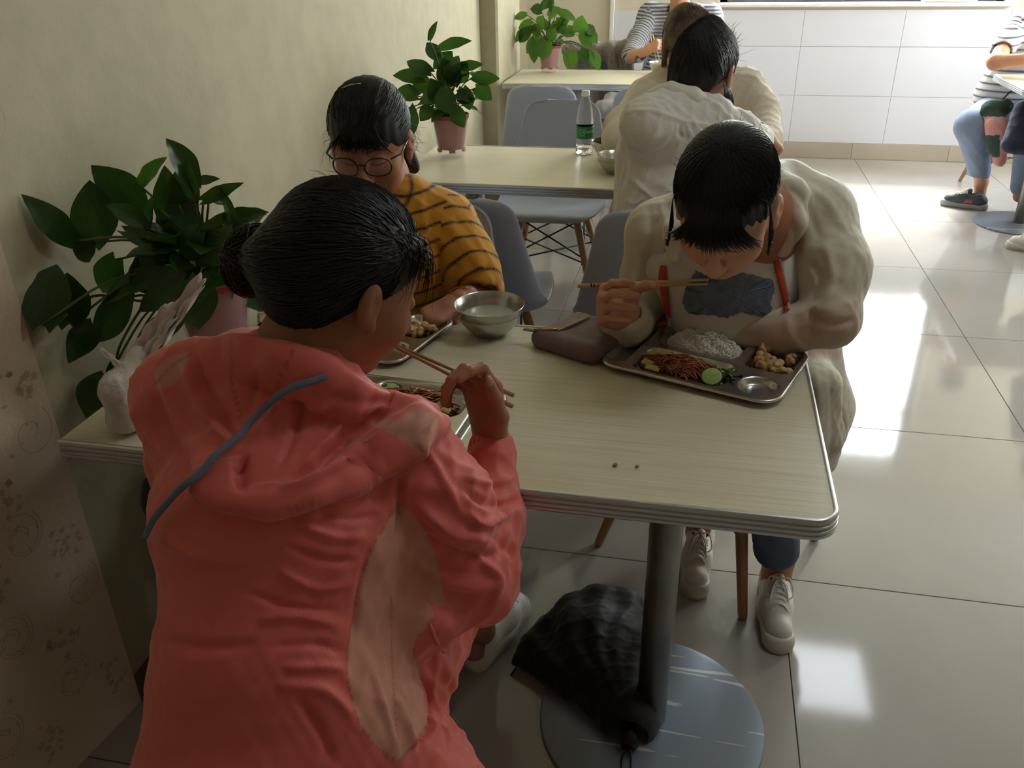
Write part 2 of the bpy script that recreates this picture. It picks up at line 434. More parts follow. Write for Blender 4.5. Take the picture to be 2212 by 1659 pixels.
# trees outside the windows
M_tree = mat('tree_foliage', srgb(150, 185, 110), .7, noise=(6, 1, srgb(110, 150, 80)))
for q, (tx, ty, tz, r_) in enumerate([(-2.5, 12.5, 2.8, 1.2), (2.4, 13.5, 3.3, 1.4), (9, 10.8, 2.6, 1.3)]):
    B = MB()
    for i in range(900):
        a, b, c_ = rnd.gauss(0, .45)*r_, rnd.gauss(0, .45)*r_, rnd.gauss(0, .5)*r_; s = rnd.uniform(.05, .11); u = Vector((rnd.gauss(0, 1), rnd.gauss(0, 1), rnd.gauss(0, 1))).normalized(); v = u.orthogonal().normalized()
        p = Vector((a, b, c_)); B.add([p, p+u*s+v*s*.5, p+u*s*2, p+u*s-v*s*.5], [(0, 1, 2, 3)])
    t_ = empty('tree', (tx, ty, 0)); setp(t_, ['tree outside the window, left', 'tallest tree outside the window, middle', 'tree outside the window, right'][q], 'tree')
    o = B.build('crown', M_tree, t_, smooth=False); o.location = (0, 0, tz); o['kind'] = 'stuff'
    MB().tube([(0, 0, -.2), (.05, 0, tz*.5), (0, .05, tz)], [.12, .1, .05], 8).build('trunk', mat('bark', srgb(90, 75, 60), .9), t_)
gr = MB().box((2, 20, -.25), (60, 26, .1)).build('ground', mat('yard', srgb(150, 155, 130), .9), smooth=False); gr['kind'] = 'structure'

# wallpaper on the near wall: print drawn as thin relief of scrolls and flower sprays
nd = np.array([CORNER[0]-NEAR0[0], CORNER[1]-NEAR0[1]]); nl = np.linalg.norm(nd); nd /= nl; nn = np.array([nd[1], -nd[0]])
wn.data.materials.append(mat('near_wallpaper', srgb(214, 194, 170), .7, spec=.3, noise=(7, .4, srgb(212, 192, 168)), bump=(90, .12, 3)))
M_print = mat('wallpaper_print', srgb(186, 164, 138), .6, spec=.35)
WP = MB()
def wpt(s, z, off=.0004):
    q = np.array(CORNER)-nd*s+nn*off; return (q[0], q[1], z)
def petal(s, z, a, l, wd_):
    c, d = math.cos(a), math.sin(a); pts = [(0, 0), (.35*l, wd_), (.75*l, wd_*.8), (l, 0), (.75*l, -wd_*.8), (.35*l, -wd_)]
    WP.poly([wpt(s+x*c-y*d, z+x*d+y*c) for x, y in pts][::-1])
def stroke(pts, w_):
    for i in range(len(pts)-1):
        a, b = np.array(pts[i]), np.array(pts[i+1]); t = b-a; L = np.linalg.norm(t)
        if L < 1e-6: continue
        n_ = np.array([-t[1], t[0]])/L*w_
        WP.poly([wpt(*(a+n_)), wpt(*(b+n_)), wpt(*(b-n_)), wpt(*(a-n_))])
wr_ = random.Random(5)
for r0 in range(8):
    for c0 in range(6):
        s0 = .05+c0*.155+(.078 if r0 % 2 else 0); z0 = .12+r0*.17
        for f_ in range(9):                                  # spray of small blossoms
            fs, fz = s0+wr_.gauss(0, .017), z0+wr_.gauss(0, .02); n_ = wr_.choice((4, 5)); a0 = wr_.random()*6
            for k in range(n_): petal(fs, fz, a0+k*6.283/n_, wr_.uniform(.006, .010), .0028)
        for k in range(5): petal(s0+wr_.gauss(0, .02), z0+wr_.gauss(0, .025), wr_.random()*6.28, .014, .0035)
        for sg in (-1, 1):                                   # scrolls
            pts = []
            for q in range(34):
                t = q/33; rr = .045*(1-t*.82); a = sg*(t*8.2)+.8; pts.append((s0+.078*sg+rr*math.cos(a)*sg, z0+.075+rr*math.sin(a)*1.1))
            stroke(pts, .0009)
            for q in (9, 15, 21, 27): petal(pts[q][0], pts[q][1], wr_.random()*6.28, .009, .0022)
pr = WP.build('wallpaper_print', M_print, wn, smooth=False); pr['kind'] = 'stuff'
# ------------------------------------------------------------------ tables
def wood_top():
    m = mat('pale_laminate', srgb(220, 212, 186), .32, spec=.45); t = NT(m)
    tc = t.n('ShaderNodeTexCoord'); mp = t.n('ShaderNodeMapping'); mp.inputs['Scale'].default_value = (4, 420, 1); t.l(tc.outputs['Object'], mp.inputs[0])
    nz = t.n('ShaderNodeTexNoise', Scale=1.0, Detail=5.0); t.l(mp.outputs[0], nz.inputs['Vector'])
    r = t.n('ShaderNodeValToRGB'); r.color_ramp.elements[0].position = .3; r.color_ramp.elements[1].position = .7
    r.color_ramp.elements[0].color = srgb(208, 199, 168); r.color_ramp.elements[1].color = srgb(230, 223, 198)
    t.l(nz.outputs['Fac'], r.inputs[0]); t.l(r.outputs[0], t.b.inputs['Base Color'])
    bp = t.n('ShaderNodeBump', Strength=.08, Distance=.002); t.l(nz.outputs['Fac'], bp.inputs['Height']); t.l(bp.outputs[0], t.b.inputs['Normal'])
    return m
M_top = wood_top()
M_edge = mat('ribbed_aluminium_edge', srgb(205, 207, 206), .3, metal=.9)
M_pole = mat('brushed_steel_pole', srgb(150, 148, 142), .34, metal=1, noise=(14, .5, srgb(120, 116, 108)))
def base_mat():
    m = mat('grey_base_plate', srgb(128, 136, 148), .42, metal=.35, spec=.5); t = NT(m)
    tc = t.n('ShaderNodeTexCoord'); mp = t.n('ShaderNodeMapping'); mp.inputs['Rotation'].default_value = (0, 0, R(-38)); mp.inputs['Scale'].default_value = (3.0, 46, 1); t.l(tc.outputs['Object'], mp.inputs[0])
    nz = t.n('ShaderNodeTexNoise', Scale=1.0, Detail=2.0, Distortion=.6); t.l(mp.outputs[0], nz.inputs['Vector'])
    r = t.n('ShaderNodeValToRGB'); r.color_ramp.elements[0].position = .64; r.color_ramp.elements[1].position = .655
    r.color_ramp.elements[0].color = srgb(128, 136, 148); r.color_ramp.elements[1].color = srgb(190, 188, 184)
    t.l(nz.outputs['Fac'], r.inputs[0]); t.l(r.outputs[0], t.b.inputs['Base Color']); return m
M_base = base_mat()
TL, TWD = 1.19, .57
def make_table(first_l, first_r):
    """origin at the left near corner on the floor"""
    t = empty('table', (0, 0, 0)); rad = .035
    def outline(off):
        r = rad+off; P = [(0, -off), (TL-rad, -off)]
        P += [(TL-rad+r*math.sin(a), rad-r*math.cos(a)) for a in [i*math.pi/2/8 for i in range(1, 9)]]
        P += [(TL-rad+r*math.cos(a), TWD-rad+r*math.sin(a)) for a in [i*math.pi/2/8 for i in range(0, 9)]]
        P += [(0, TWD+off)]; return P
    o = outline(-.002); n = len(o); b = MB(); b.add([(x, y, .750) for x, y in o]+[(x, y, .724) for x, y in o], [tuple(range(n)), tuple(range(2*n-1, n-1, -1))]+[(i, n+i, n+(i+1) % n, (i+1) % n) for i in range(n)])
    b.build('tabletop', M_top, t, smooth=False)
    prof = [(-.002, .7500), (-.0015, .7518), (.001, .7526), (.0035, .7518), (.005, .7495), (.005, .7450), (.0025, .7435), (.0025, .7425), (.0055, .7410), (.0055, .7370), (.0028, .7355), (.0028, .7345), (.0058, .7330), (.0058, .7290), (.0028, .7275), (.0028, .7265), (.005, .7250), (.005, .7215), (.003, .7190), (-.002, .7185)]
    P = []; Q = []
    for of, z in prof: P += [(x, y, z) for x, y in outline(of)]
    for i in range(len(prof)-1):
        for k in range(n-1): Q.append((i*n+k, (i+1)*n+k, (i+1)*n+k+1, i*n+k+1))
    autosmooth(MB().add(P, Q).build('edge_band', M_edge, t), 50)
    for px in (.21, .965):
        MB().lathe([(0, .718), (.15, .718), (.15, .712), (.04, .706), (0, .706)], 28, (px, TWD/2, 0)).build('top_plate', M_base, t)
        pl = MB().lathe([(.0275, .0085), (.0305, .016), (.0305, .71)], 36, (px, TWD/2, 0)).build('pole', M_pole, t)
        autosmooth(MB().lathe([(0, .011), (.05, .0115), (.215, .0100), (.228, .0085), (.230, .0055), (.230, .001), (0, .001)], 72, (px, TWD/2, 0)).build('base_plate', M_base, t), 30)
    return t
t1 = make_table(0, 0); setp(t1, 'pale laminate table nearest the camera, with three food trays on it', 'table', 'dining tables'); t1.location = (-.965, .992, 0)
t2 = copy_tree(t1); t2['label'] = 'pale laminate middle table with a plant, a water bottle and two bowls'; t2.location = (-.985, 2.655, 0)
t3 = copy_tree(t1); t3['label'] = 'pale laminate table at the far end of the row, by the left wall'; t3.location = (-1.08, 4.80, 0)
t4 = copy_tree(t1); t4['label'] = 'pale laminate table cut off by the right edge of the photo'; t4.location = (1.575, 4.78, 0)
# right-hand table stands with its free end to the left: turn it round
t4.rotation_euler = (0, 0, math.pi); t4.location = (1.555+TL, 4.80+TWD, 0)

# ------------------------------------------------------------------ chairs
M_shell = mat('grey_blue_plastic', srgb(168, 174, 190), .38, spec=.45, bump=(350, .05))
M_wood = mat('beech_leg', srgb(186, 142, 104), .45, noise=(20, .6, srgb(160, 116, 80)))
M_wire = mat('black_wire', srgb(22, 22, 24), .4, spec=.5)
PROF = catmull([(.235, .405), (.225, .432), (.16, .437), (.05, .425), (-.06, .418), (-.135, .428), (-.178, .462), (-.200, .52), (-.222, .60), (-.242, .69), (-.258, .77), (-.266, .815)], 5)
def make_chair():
    c = empty('chair'); n = len(PROF)
    L = [0]
    for i in range(1, n): L.append(L[-1]+np.linalg.norm(PROF[i]-PROF[i-1]))
    L = np.array(L)/L[-1]
    wid = np.interp(L, [0, .06, .2, .45, .55, .7, .88, 1], [.195, .212, .232, .236, .228, .206, .176, .158])
    rise = np.interp(L, [0, .12, .35, .5, .6, .8, 1], [0, .004, .026, .055, .05, .026, .010])
    NU = 29; b = MB(); P = []
    for i in range(n):
        p = PROF[i]; tg = PROF[min(i+1, n-1)]-PROF[max(i-1, 0)]; tg /= np.linalg.norm(tg); nr = np.array([tg[1], -tg[0]])
        endf = 1.0; e = min(L[i], 1-L[i])/.085
        if e < 1: endf = (1-(1-e)**2.6)**(1/2.6)
        hw = wid[i]*(.42+.58*max(endf, 0)) if e < 1 else wid[i]
        for k in range(NU):
            u = -1+2*k/(NU-1); x = hw*math.sin(u*math.pi/2*.98)/math.sin(math.pi/2*.98)
            rs = rise[i]*abs(u)**2.6; P.append((x, p[0]+nr[0]*rs*1.0, p[1]+nr[1]*rs))
    Q = [(i*NU+k, i*NU+k+1, (i+1)*NU+k+1, (i+1)*NU+k) for i in range(n-1) for k in range(NU-1)]
    V = np.array(P); 
    s = MB().add(P, Q).build('seat_shell', M_shell, c)
    md = s.modifiers.new('thick', 'SOLIDIFY'); md.thickness = .007; md.offset = 0
    mb = s.modifiers.new('round', 'BEVEL'); mb.width = .0025; mb.segments = 2; mb.limit_method = 'ANGLE'; mb.angle_limit = R(50)
    ft = [(-1, 1), (1, 1), (1, -1), (-1, -1)]; top = {}; bot = {}
    for sx, sy in ft:
        a = Vector((sx*.115, sy*.105-.01, .405)); z = Vector((sx*.215, sy*.200-.02, .0)); top[sx, sy] = a; bot[sx, sy] = z
        b2 = MB().tube([z+Vector((0, 0, .001)), z+(a-z)*.03, z+(a-z)*.6, a], [.0105, .0118, .0155, .0165], 14)
        b2.build('leg', M_wood, c)
    f = MB(); L_ = lambda k, t: bot[k]+(top[k]-bot[k])*t
    for i in range(4):
        a, b_ = ft[i], ft[(i+1) % 4]
        f.tube([L_(a, .93), L_(b_, .55)], .0036, 6); f.tube([L_(b_, .93), L_(a, .55)], .0036, 6)
    f.tube([L_(ft[0], .5), L_(ft[2], .5)], .0036, 6); f.tube([L_(ft[1], .5), L_(ft[3], .5)], .0036, 6)
    for i in range(4): f.tube([L_(ft[i], .96)+Vector((0, 0, .006)), L_(ft[(i+1) % 4], .96)+Vector((0, 0, .006))], .006, 6)
    for k in ft: f.tube([L_(k, .5)+Vector((.013*k[0], 0, 0)), L_(k, .5)-Vector((.017*k[0], 0, 0))], .007, 8)
    f.build('wire_frame', M_wire, c); return c
ch0 = make_chair()
CH = [  # x, y, facing (degrees from +y, counter-clockwise), label
 (-.70, 1.94, 180, 'light grey plastic shell chair that the woman in the yellow striped sweater sits on'),
 (-.655, 2.50, 2, 'empty grey shell chair seen from behind at the near side of the middle table'),
 (-.60, 3.62, 180, 'empty grey shell chair at the far-left side of the middle table'),
 (-.77, 4.53, 0, 'empty grey shell chair at the near-left side of the far table, below its plant'),
 (-.24, 4.50, 0, 'grey shell chair at the far table, just right of the bottle'),
 (-.095, 2.46, 4, 'grey shell chair under the woman in the white shirt seen from behind'),
 (.100, 1.885, 150, 'grey shell chair that the woman in the cream zip jacket sits on'),
 (-.10, 3.62, 180, 'grey shell chair under the brown-haired woman at the middle table'),
 (-.22, 5.75, 178, 'grey shell chair under the person in the grey striped top at the far table'),
 (-.70, 5.72, 182, 'grey shell chair at the far table with a speckled brown coat hung on its back'),
 (1.90, 5.80, 178, 'grey shell chair under the person in jeans at the right-hand table'),
 (2.00, 4.50, 0, 'grey shell chair near side of the right-hand table'),
]
for i, (x, y, a, lab) in enumerate(CH):
    c = ch0 if i == 0 else copy_tree(ch0)
    c.location = (x, y, .0015); c.rotation_euler = (0, 0, R(a)); setp(c, lab, 'chair', 'shell chairs around the tables')

st = empty('stool', (-.49, .58, 0)); setp(st, 'round stool hidden under the woman in the coral jacket', 'stool')
autosmooth(MB().lathe([(0, .43), (.15, .43), (.16, .422), (.16, .405), (.15, .4), (0, .4)], 40).build('seat', M_shell, st), 40)
for k in range(4):
    a = k*math.pi/2+.78; MB().tube([(.19*math.cos(a), .19*math.sin(a), 0), (.12*math.cos(a), .12*math.sin(a), .402)], [.012, .016], 12).build('leg', M_wood, st)
# ------------------------------------------------------------------ trays, bowls and food
M_steel = mat('stainless_steel', srgb(198, 197, 192), .27, metal=1, bump=(30, .03))
TRW, TRD, TRH = .335, .240, .014
def well(u, v):
    """depth 0..1 of the pressed wells, u,v in metres from the tray centre"""
    def rr(cx, cy, hx, hy, r, soft=.009):
        qx, qy = abs(u-cx)-hx+r, abs(v-cy)-hy+r; d = math.hypot(max(qx, 0), max(qy, 0))+min(max(qx, qy), 0)-r
        t = min(max(-d/soft, 0), 1); return t*t*(3-2*t)
    return max(rr(-.138, .004, .019, .098, .014), rr(-.022, .058, .078, .046, .024), rr(.113, .050, .044, .053, .022), rr(-.018, -.056, .088, .050, .026), rr(.121, -.066, .034, .036, .033))
def tray_mesh():
    nu, nv = 112, 82; P = []; Q = []
    for j in range(nv):
        for i in range(nu):
            u = -TRW/2+TRW*i/(nu-1); v = -TRD/2+TRD*j/(nv-1)
            r = .04; qx, qy = abs(u)-(TRW/2-r), abs(v)-(TRD/2-r)
            if qx > 0 and qy > 0:
                L = math.hypot(qx, qy)
                m_ = max(qx, qy); k = m_/L if L > 0 else 1; u = math.copysign(TRW/2-r+qx*k, u); v = math.copysign(TRD/2-r+qy*k, v)
            qx, qy = abs(u)-(TRW/2-r), abs(v)-(TRD/2-r); ed = -(math.hypot(max(qx, 0), max(qy, 0))+min(max(qx, qy), 0)-r)
            z = TRH-(TRH-.0022)*well(u, v)-.0022*max(0, 1-ed/.0025)**1.5*0
            if ed < .004: z += .0012*math.sin(min(ed/.004, 1)*math.pi)-.003*(1-min(ed/.0016, 1))
            P.append((u, v, z))
    for j in range(nv-1):
        for i in range(nu-1): a = j*nu+i; Q.append((a, a+1, a+nu+1, a+nu))
    b = MB().add(P, Q); me = b.build('tray_body', M_steel); return me
def place_tray(x, y, rz, lab, first=[None]):
    t = empty('food_tray', (x, y, .7505), R(rz)); setp(t, lab, 'tray', 'steel food trays')
    if first[0] is None:
        o = tray_mesh(); o.name = 'pressed_plate'; md = o.modifiers.new('thick', 'SOLIDIFY'); md.thickness = .0012; md.offset = -1; first[0] = o
    else: o = first[0].copy(); COL.objects.link(o)
    o.parent = t; o.name = 'pressed_plate'
    c, s = math.cos(R(rz)), math.sin(R(rz))
    return lambda u, v, z=0: (x+c*u-s*v, y+s*u+c*v, .7505+z)
TR_W = place_tray(.043, 1.452, -19.5, 'steel compartment tray with rice and chicken in front of the cream jacket woman')
TR_C = place_tray(-.452, 1.150, 176, 'steel compartment tray under the face of the woman in the coral jacket')
TR_Y = place_tray(-.640, 1.475, -14, 'steel compartment tray in front of the woman in the yellow sweater')
M_rice = mat('cooked_rice', srgb(246, 243, 230), .5, spec=.4)
def grain_mb(b, p, L, r, d):
    d = Vector(d).normalized(); u = d.orthogonal().normalized(); v = d.cross(u); p = Vector(p); P = [p-d*L]; 
    for t in (-.45, .45):
        for k in range(5): a = 2*math.pi*k/5; P.append(p+d*L*t+u*math.cos(a)*r+v*math.sin(a)*r)
    P.append(p+d*L); Q = [(0, 1+(k+1) % 5, 1+k) for k in range(5)]+[(1+k, 1+(k+1) % 5, 6+(k+1) % 5, 6+k) for k in range(5)]+[(6+k, 6+(k+1) % 5, 11) for k in range(5)]
    b.add(P, Q)
def rice(T, cx, cy, ax, ay, hh, n, lab, grp=None, lean=0):
    b = MB(); rr = random.Random(n)
    hf = lambda u, v: hh*max(0, 1-(u/ax)**2-(v/ay)**2)**.6*(1+.35*math.sin(u*140+v*60)*math.cos(v*150))
    b.grid(lambda s, t: T(cx+ax*t*math.cos(s*6.283), cy+ay*t*math.sin(s*6.283), .003+.85*hf(ax*t*math.cos(s*6.283), ay*t*math.sin(s*6.283))), 40, 12, True)
    for i in range(n):
        a = rr.random()*6.283; q = math.sqrt(rr.random())*1.02; u, v = ax*q*math.cos(a), ay*q*math.sin(a)
        z = .003+hf(u, v)*rr.uniform(.82, 1.12); grain_mb(b, T(cx+u, cy+v, z), rr.uniform(.0028, .0038), .0012, (rr.gauss(0, 1), rr.gauss(0, 1), rr.gauss(0, .6)))
    o = b.build('rice', M_rice, smooth=False); setp(o, lab, 'rice', grp, 'stuff'); return o
rice(TR_W, -.020, .058, .072, .040, .026, 2600, 'mound of white rice in the tray of the cream jacket woman')
rice(TR_C, -.060, .054, .052, .042, .028, 1800, 'white rice at the near side of the coral woman\'s tray')
rice(TR_Y, -.020, .058, .070, .040, .020, 900, 'white rice in the yellow sweater woman\'s tray')
M_shred = mat('braised_carrot_shreds', srgb(164, 88, 38), .22, spec=.6, noise=(60, .8, srgb(120, 58, 26)), coat=.3)
M_sauce = mat('brown_sauce', srgb(92, 54, 26), .1, spec=.6, coat=.4)
def shreds(T, cx, cy, ax, ay, hh, n, lab, col=M_shred):
    b = MB(); rr = random.Random(n+3)
    for i in range(n):
        a = rr.random()*6.283; q = math.sqrt(rr.random())*.9; u, v = cx+ax*q*math.cos(a), cy+ay*q*math.sin(a); z = .005+hh*(1-q*q)**.7*rr.uniform(.3, 1.0)
        th = rr.gauss(.1, .7); L = rr.uniform(.012, .028); bend = rr.uniform(-.006, .006); pts = []
        for k in range(5):
            s = (k-2)/2; pts.append(T(u+math.cos(th)*L*s-math.sin(th)*bend*s*s, v+math.sin(th)*L*s+math.cos(th)*bend*s*s, max(.004, z+rr.uniform(-.001, .001)-abs(s)**2*.006)))
        b.tube(pts, rr.uniform(.0011, .0019), 5)
    return setp(b.build('shredded_carrot', col), lab, 'food', None, 'stuff')
shreds(TR_W, -.028, -.046, .066, .034, .020, 300, 'heap of brown braised carrot shreds in the cream woman\'s tray')
shreds(TR_C, -.010, -.052, .070, .038, .022, 300, 'heap of brown braised carrot shreds in the coral woman\'s tray')
for T, lab in ((TR_W, 'brown sauce pool under the shreds in the cream woman\'s tray'), (TR_C, 'brown sauce pool in the coral woman\'s tray')):
    b = MB(); b.grid(lambda s, t: T(-.018+.084*t*math.cos(s*6.283)*(1 if True else 0), -.056+.045*t*math.sin(s*6.283), .0045), 30, 3, True); setp(b.build('sauce', M_sauce), lab, 'sauce', None, 'stuff')
b = MB(); b.grid(lambda s, t: TR_W(.113+.038*t*math.cos(s*6.283), .045+.044*t*math.sin(s*6.283), .0045), 30, 3, True); setp(b.build('sauce', M_sauce), 'brown gravy under the chicken pieces in the cream woman\'s tray', 'sauce', None, 'stuff')
M_chick = mat('stewed_chicken', srgb(212, 178, 122), .35, spec=.5, noise=(50, .8, srgb(180, 138, 84)), bump=(140, .6, 3))
M_potato = mat('potato_slice', srgb(214, 196, 120), .3, spec=.5, noise=(40, .5, srgb(190, 160, 80)))
def lump(T, u, v, z, s, seed, m, name, lab, grp, cat='food'):
    rr = random.Random(seed); B = Blob(); c = np.array(T(u, v, z))
    for i in range(4): B.ell(c+np.array([rr.gauss(0, .35)*s, rr.gauss(0, .35)*s, rr.gauss(0, .2)*s]), [s*rr.uniform(.4, .75) for _ in range(3)], k=.003)
    v_, F = B.mesh(.0019, 1); N = normals(v_, F); v_ = v_+N*(wav(v_, 380, seed, 4)*.0013)[:, None]
    return setp(meshobj(name, v_, F, m), lab, cat, grp)
rr = random.Random(2)
for i in range(10): lump(TR_W, .092+.042*(i % 3)/2+rr.gauss(0, .004), .022+.050*(i//3)/3+rr.gauss(0, .004), .010+.006*(i % 2), .0135, i, M_chick, 'chicken_piece', 'lump of stewed chicken in the small square well of the cream woman\'s tray', 'chicken pieces in the cream woman\'s tray')
for i in range(10): lump(TR_Y, .090+.044*(i % 3)/2+rr.gauss(0, .003), .020+.050*(i//3)/3+rr.gauss(0, .003), .010+.005*(i % 2), .0130, i+20, M_chick, 'chicken_piece', 'lump of stewed chicken in the yellow sweater woman\'s tray', 'chicken pieces in the yellow sweater woman\'s tray')
def slab_piece(T, u, v, z, L, W_, rz, tilt, m, name, lab, grp):
    o = MB().box((0, 0, 0), (L, W_, .004), bev=.0012).build(name, m); o.location = T(u, v, z); o.rotation_euler = (tilt, R(8), rz); return setp(o, lab, 'food', grp)
for i, (u, v, r_, tl) in enumerate([(-.088, -.030, .9, .7), (-.080, -.070, -.5, .35), (-.062, -.020, .3, .6), (-.066, -.085, -.2, .2)]): slab_piece(TR_W, u, v, .011, .026, .014, r_, tl, M_potato, 'potato_slice', 'pale potato slice at the left end of the shreds in the cream woman\'s tray', 'potato slices in the cream woman\'s tray')
for i, (u, v, r_, tl) in enumerate([(-.058, -.012, .2, .2), (-.075, -.030, -.3, .3), (-.030, -.006, .5, .1)]): slab_piece(TR_C, u, v, .014, .024, .012, r_, tl, M_potato, 'potato_slice', 'pale yellow potato stick beside the shreds in the coral woman\'s tray', 'potato sticks in the coral woman\'s tray')
M_cuke = mat('cucumber_flesh', srgb(150, 178, 92), .25, spec=.6, noise=(80, .7, srgb(176, 196, 120)))
M_cskin = mat('cucumber_skin', srgb(38, 66, 26), .25, spec=.5)
def cucumber(T, u, v, z, tl, rz, lab):
    e = empty('cucumber_slice', T(u, v, z)); setp(e, lab, 'food'); e.rotation_euler = (R(tl), 0, R(rz))
    MB().lathe([(0, .0028), (.006, .0030), (.0165, .0024), (.0178, .0018), (.0178, -.0022), (0, -.0022)], 28).build('flesh', M_cuke, e)
    MB().lathe([(.0176, .0026), (.0192, .0018), (.0192, -.0024), (.0176, -.0028)], 28).build('skin', M_cskin, e)
    b = MB()
    for k in range(7): a = k*.9; b.box((.0075*math.cos(a), .0075*math.sin(a), .0030), (.0032, .0014, .0008), a)
    b.build('seeds', mat('cucumber_seed', srgb(188, 200, 140), .4), e)
cucumber(TR_W, .040, -.072, .014, 32, -10, 'round cucumber slice leaning on the greens in the cream woman\'s tray')
cucumber(TR_W, .052, -.060, .009, 20, 20, 'second cucumber slice hidden behind the first in the cream woman\'s tray')
cucumber(TR_C, .045, -.080, .010, 8, 20, 'cucumber slice at the far-left edge of the coral woman\'s tray')
M_green = mat('boiled_greens', srgb(52, 84, 32), .2, spec=.6, noise=(70, .8, srgb(86, 116, 50)), coat=.4)
def greens(T, cx, cy, n, lab):
    b = MB(); rr = random.Random(n)
    for i in range(n):
        u, v = cx+rr.gauss(0, .010), cy+rr.gauss(0, .010); th = rr.random()*6.28; L = rr.uniform(.010, .02); w_ = rr.uniform(.004, .008); z = rr.uniform(.006, .017); ph = rr.random()*6
        b.grid(lambda s, t: T(u+math.cos(th)*L*(s-.5)*2-math.sin(th)*w_*(t-.5)*2*math.sin(.2+s*2.7), v+math.sin(th)*L*(s-.5)*2+math.cos(th)*w_*(t-.5)*2*math.sin(.2+s*2.7), z+.003*math.sin(s*6+ph)+.002*math.cos(t*5+ph)), 7, 4)
    return setp(b.build('boiled_greens', M_green), lab, 'vegetables', None, 'stuff')
greens(TR_W, .058, -.048, 26, 'dark boiled greens beside the cucumber in the cream woman\'s tray'); greens(TR_C, .062, -.055, 22, 'green vegetables at the far-left of the coral woman\'s tray')
lump(TR_C, -.052, -.034, .012, .016, 77, mat('pale_meat', srgb(170, 136, 100), .25, noise=(50, .8, srgb(140, 100, 70)), coat=.3), 'meat_piece', 'pale glazed meat slice in the coral woman\'s tray', None)
lump(TR_C, -.020, -.030, .010, .014, 78, MATS['pale_meat'], 'meat_piece', 'second meat slice under the shreds in the coral woman\'s tray', None)
# bits of rice dropped on the tray and table
M_crumb = mat('crumb', srgb(176, 150, 104), .7)
for (px, py), lab in (((1332, 1003), 'larger food crumb on the bare front of the table'), ((1378, 1007), 'smaller food crumb on the bare front of the table')):
    p = at(px, py, .752); o = lump(lambda u, v, z: p, 0, 0, 0, .0042 if px < 1350 else .0028, 5, M_crumb, 'crumb', lab, None, 'crumb')

M_soup = mat('thin_soup', srgb(200, 200, 178), .05, spec=.5, alpha=.8)
def make_bowl():
    t = empty('steel_bowl'); s = 1.0
    prof = [(.0, .0035), (.030, .003), (.0315, .0), (.034, .0), (.0345, .004), (.047, .014), (.0575, .028), (.0625, .042), (.0635, .0445), (.0645, .0450), (.0672, .058), (.0690, .0612), (.0696, .0622), (.0690, .0630), (.0672, .0615), (.0625, .045), (.055, .028), (.044, .015), (.028, .0075), (0, .006)]
    autosmooth(MB().lathe(prof, 56).build('bowl_wall', M_steel, t), 60)
    MB().lathe([(0, .0360), (.0588, .0360)], 48).build('soup', M_soup, t); return t
bw = make_bowl(); p = at(1054, 742, .75); bw.location = (-.378, 1.520, .7505); setp(bw, 'steel bowl of thin soup on the front table by the ringed hand', 'bowl', 'steel bowls')
for (x, y, z, lab) in ((-.300, 3.075, .7505, 'farther of the two steel bowls beside the water bottle'), (-.258, 2.865, .7505, 'nearer of the two steel bowls beside the water bottle'), (-.245, 5.25, .7505, 'steel bowl on the far table before the striped person')):
    c = copy_tree(bw); c.location = (x, y, z); c['label'] = lab

# water bottle
M_pet = mat('clear_plastic', (1, 1, 1, 1), .04, trans=1, ior=1.25, spec=.5)
M_water = mat('water', (1, 1, 1, 1), 0, trans=1, ior=1.2)
M_label = mat('green_label', srgb(32, 128, 84), .35, noise=(120, .3, srgb(26, 104, 70)))
M_wtext = mat('label_print', srgb(226, 240, 230), .5)
def text_wrap(s, size, rad, ang0, zc, parent, shear=0):
    cu = bpy.data.curves.new('t', 'FONT'); cu.body = s; cu.size = size; cu.align_x = 'CENTER'; cu.align_y = 'CENTER'; cu.shear = shear
    o = bpy.data.objects.new('t', cu); COL.objects.link(o); dg = bpy.context.evaluated_depsgraph_get(); me = bpy.data.meshes.new_from_object(o.evaluated_get(dg)); bpy.data.objects.remove(o)
    for v in me.vertices: a = ang0+v.co.x/rad; v.co = (rad*math.cos(a), rad*math.sin(a), zc+v.co.y)
    me.materials.clear(); return link('brand_print', me, parent, M_wtext, smooth=False)
def bottle(loc, lab, label=True, h=1.0, crumple=0):
    t = empty('water_bottle', loc); setp(t, lab, 'bottle')
    prof = [(0, .006), (.018, .003), (.027, .001), (.031, .006), (.0315, .016), (.0295, .020), (.0315, .024), (.0315, .045), (.0298, .049), (.0315, .053), (.0305, .056), (.0305, .102), (.0315, .105), (.030, .108), (.0315, .112), (.0305, .120), (.0285, .150), (.022, .178), (.0145, .196), (.0125, .202), (.0125, .208)]
    f = (lambda r_, z, a: r_*(1+crumple*math.sin(3*a+z*90)*math.sin(z*60))) if crumple else (lambda r_, z, a: r_*(1-(.04*(1-abs(math.cos(2.5*a))) if z < .02 else 0)))
    b = MB().lathe(prof, 40, mod=f); o = b.build('bottle_body', M_pet, t)
    if not crumple:
        MB().lathe([(0, .009), (.026, .009), (.0295, .016), (.0285, .030), (0, .030)], 32).build('water', M_water, t)
        MB().lathe([(.0309, .0575), (.0312, .058), (.0312, .100), (.0309, .1005)], 40).build('label_band', M_label, t)
    cap = MB().lathe([(0, .222), (.012, .222), (.0138, .2205), (.0142, .206), (.0146, .205), (.0146, .2015), (.0125, .2015)], 30, mod=lambda r_, z, a: r_*(1+.02*math.cos(30*a)) if .206 < z < .221 else r_).build('cap', mat('white_cap', srgb(226, 232, 228), .4), t)
    return t
bt = bottle((-.405, 3.14, .7502), 'clear water bottle with a green label standing on the middle table')
ang = math.atan2(-3.14, .405)
text_wrap("C'estbon", .0125, .0315, ang+.55, .083, bt, .2)
b = MB()
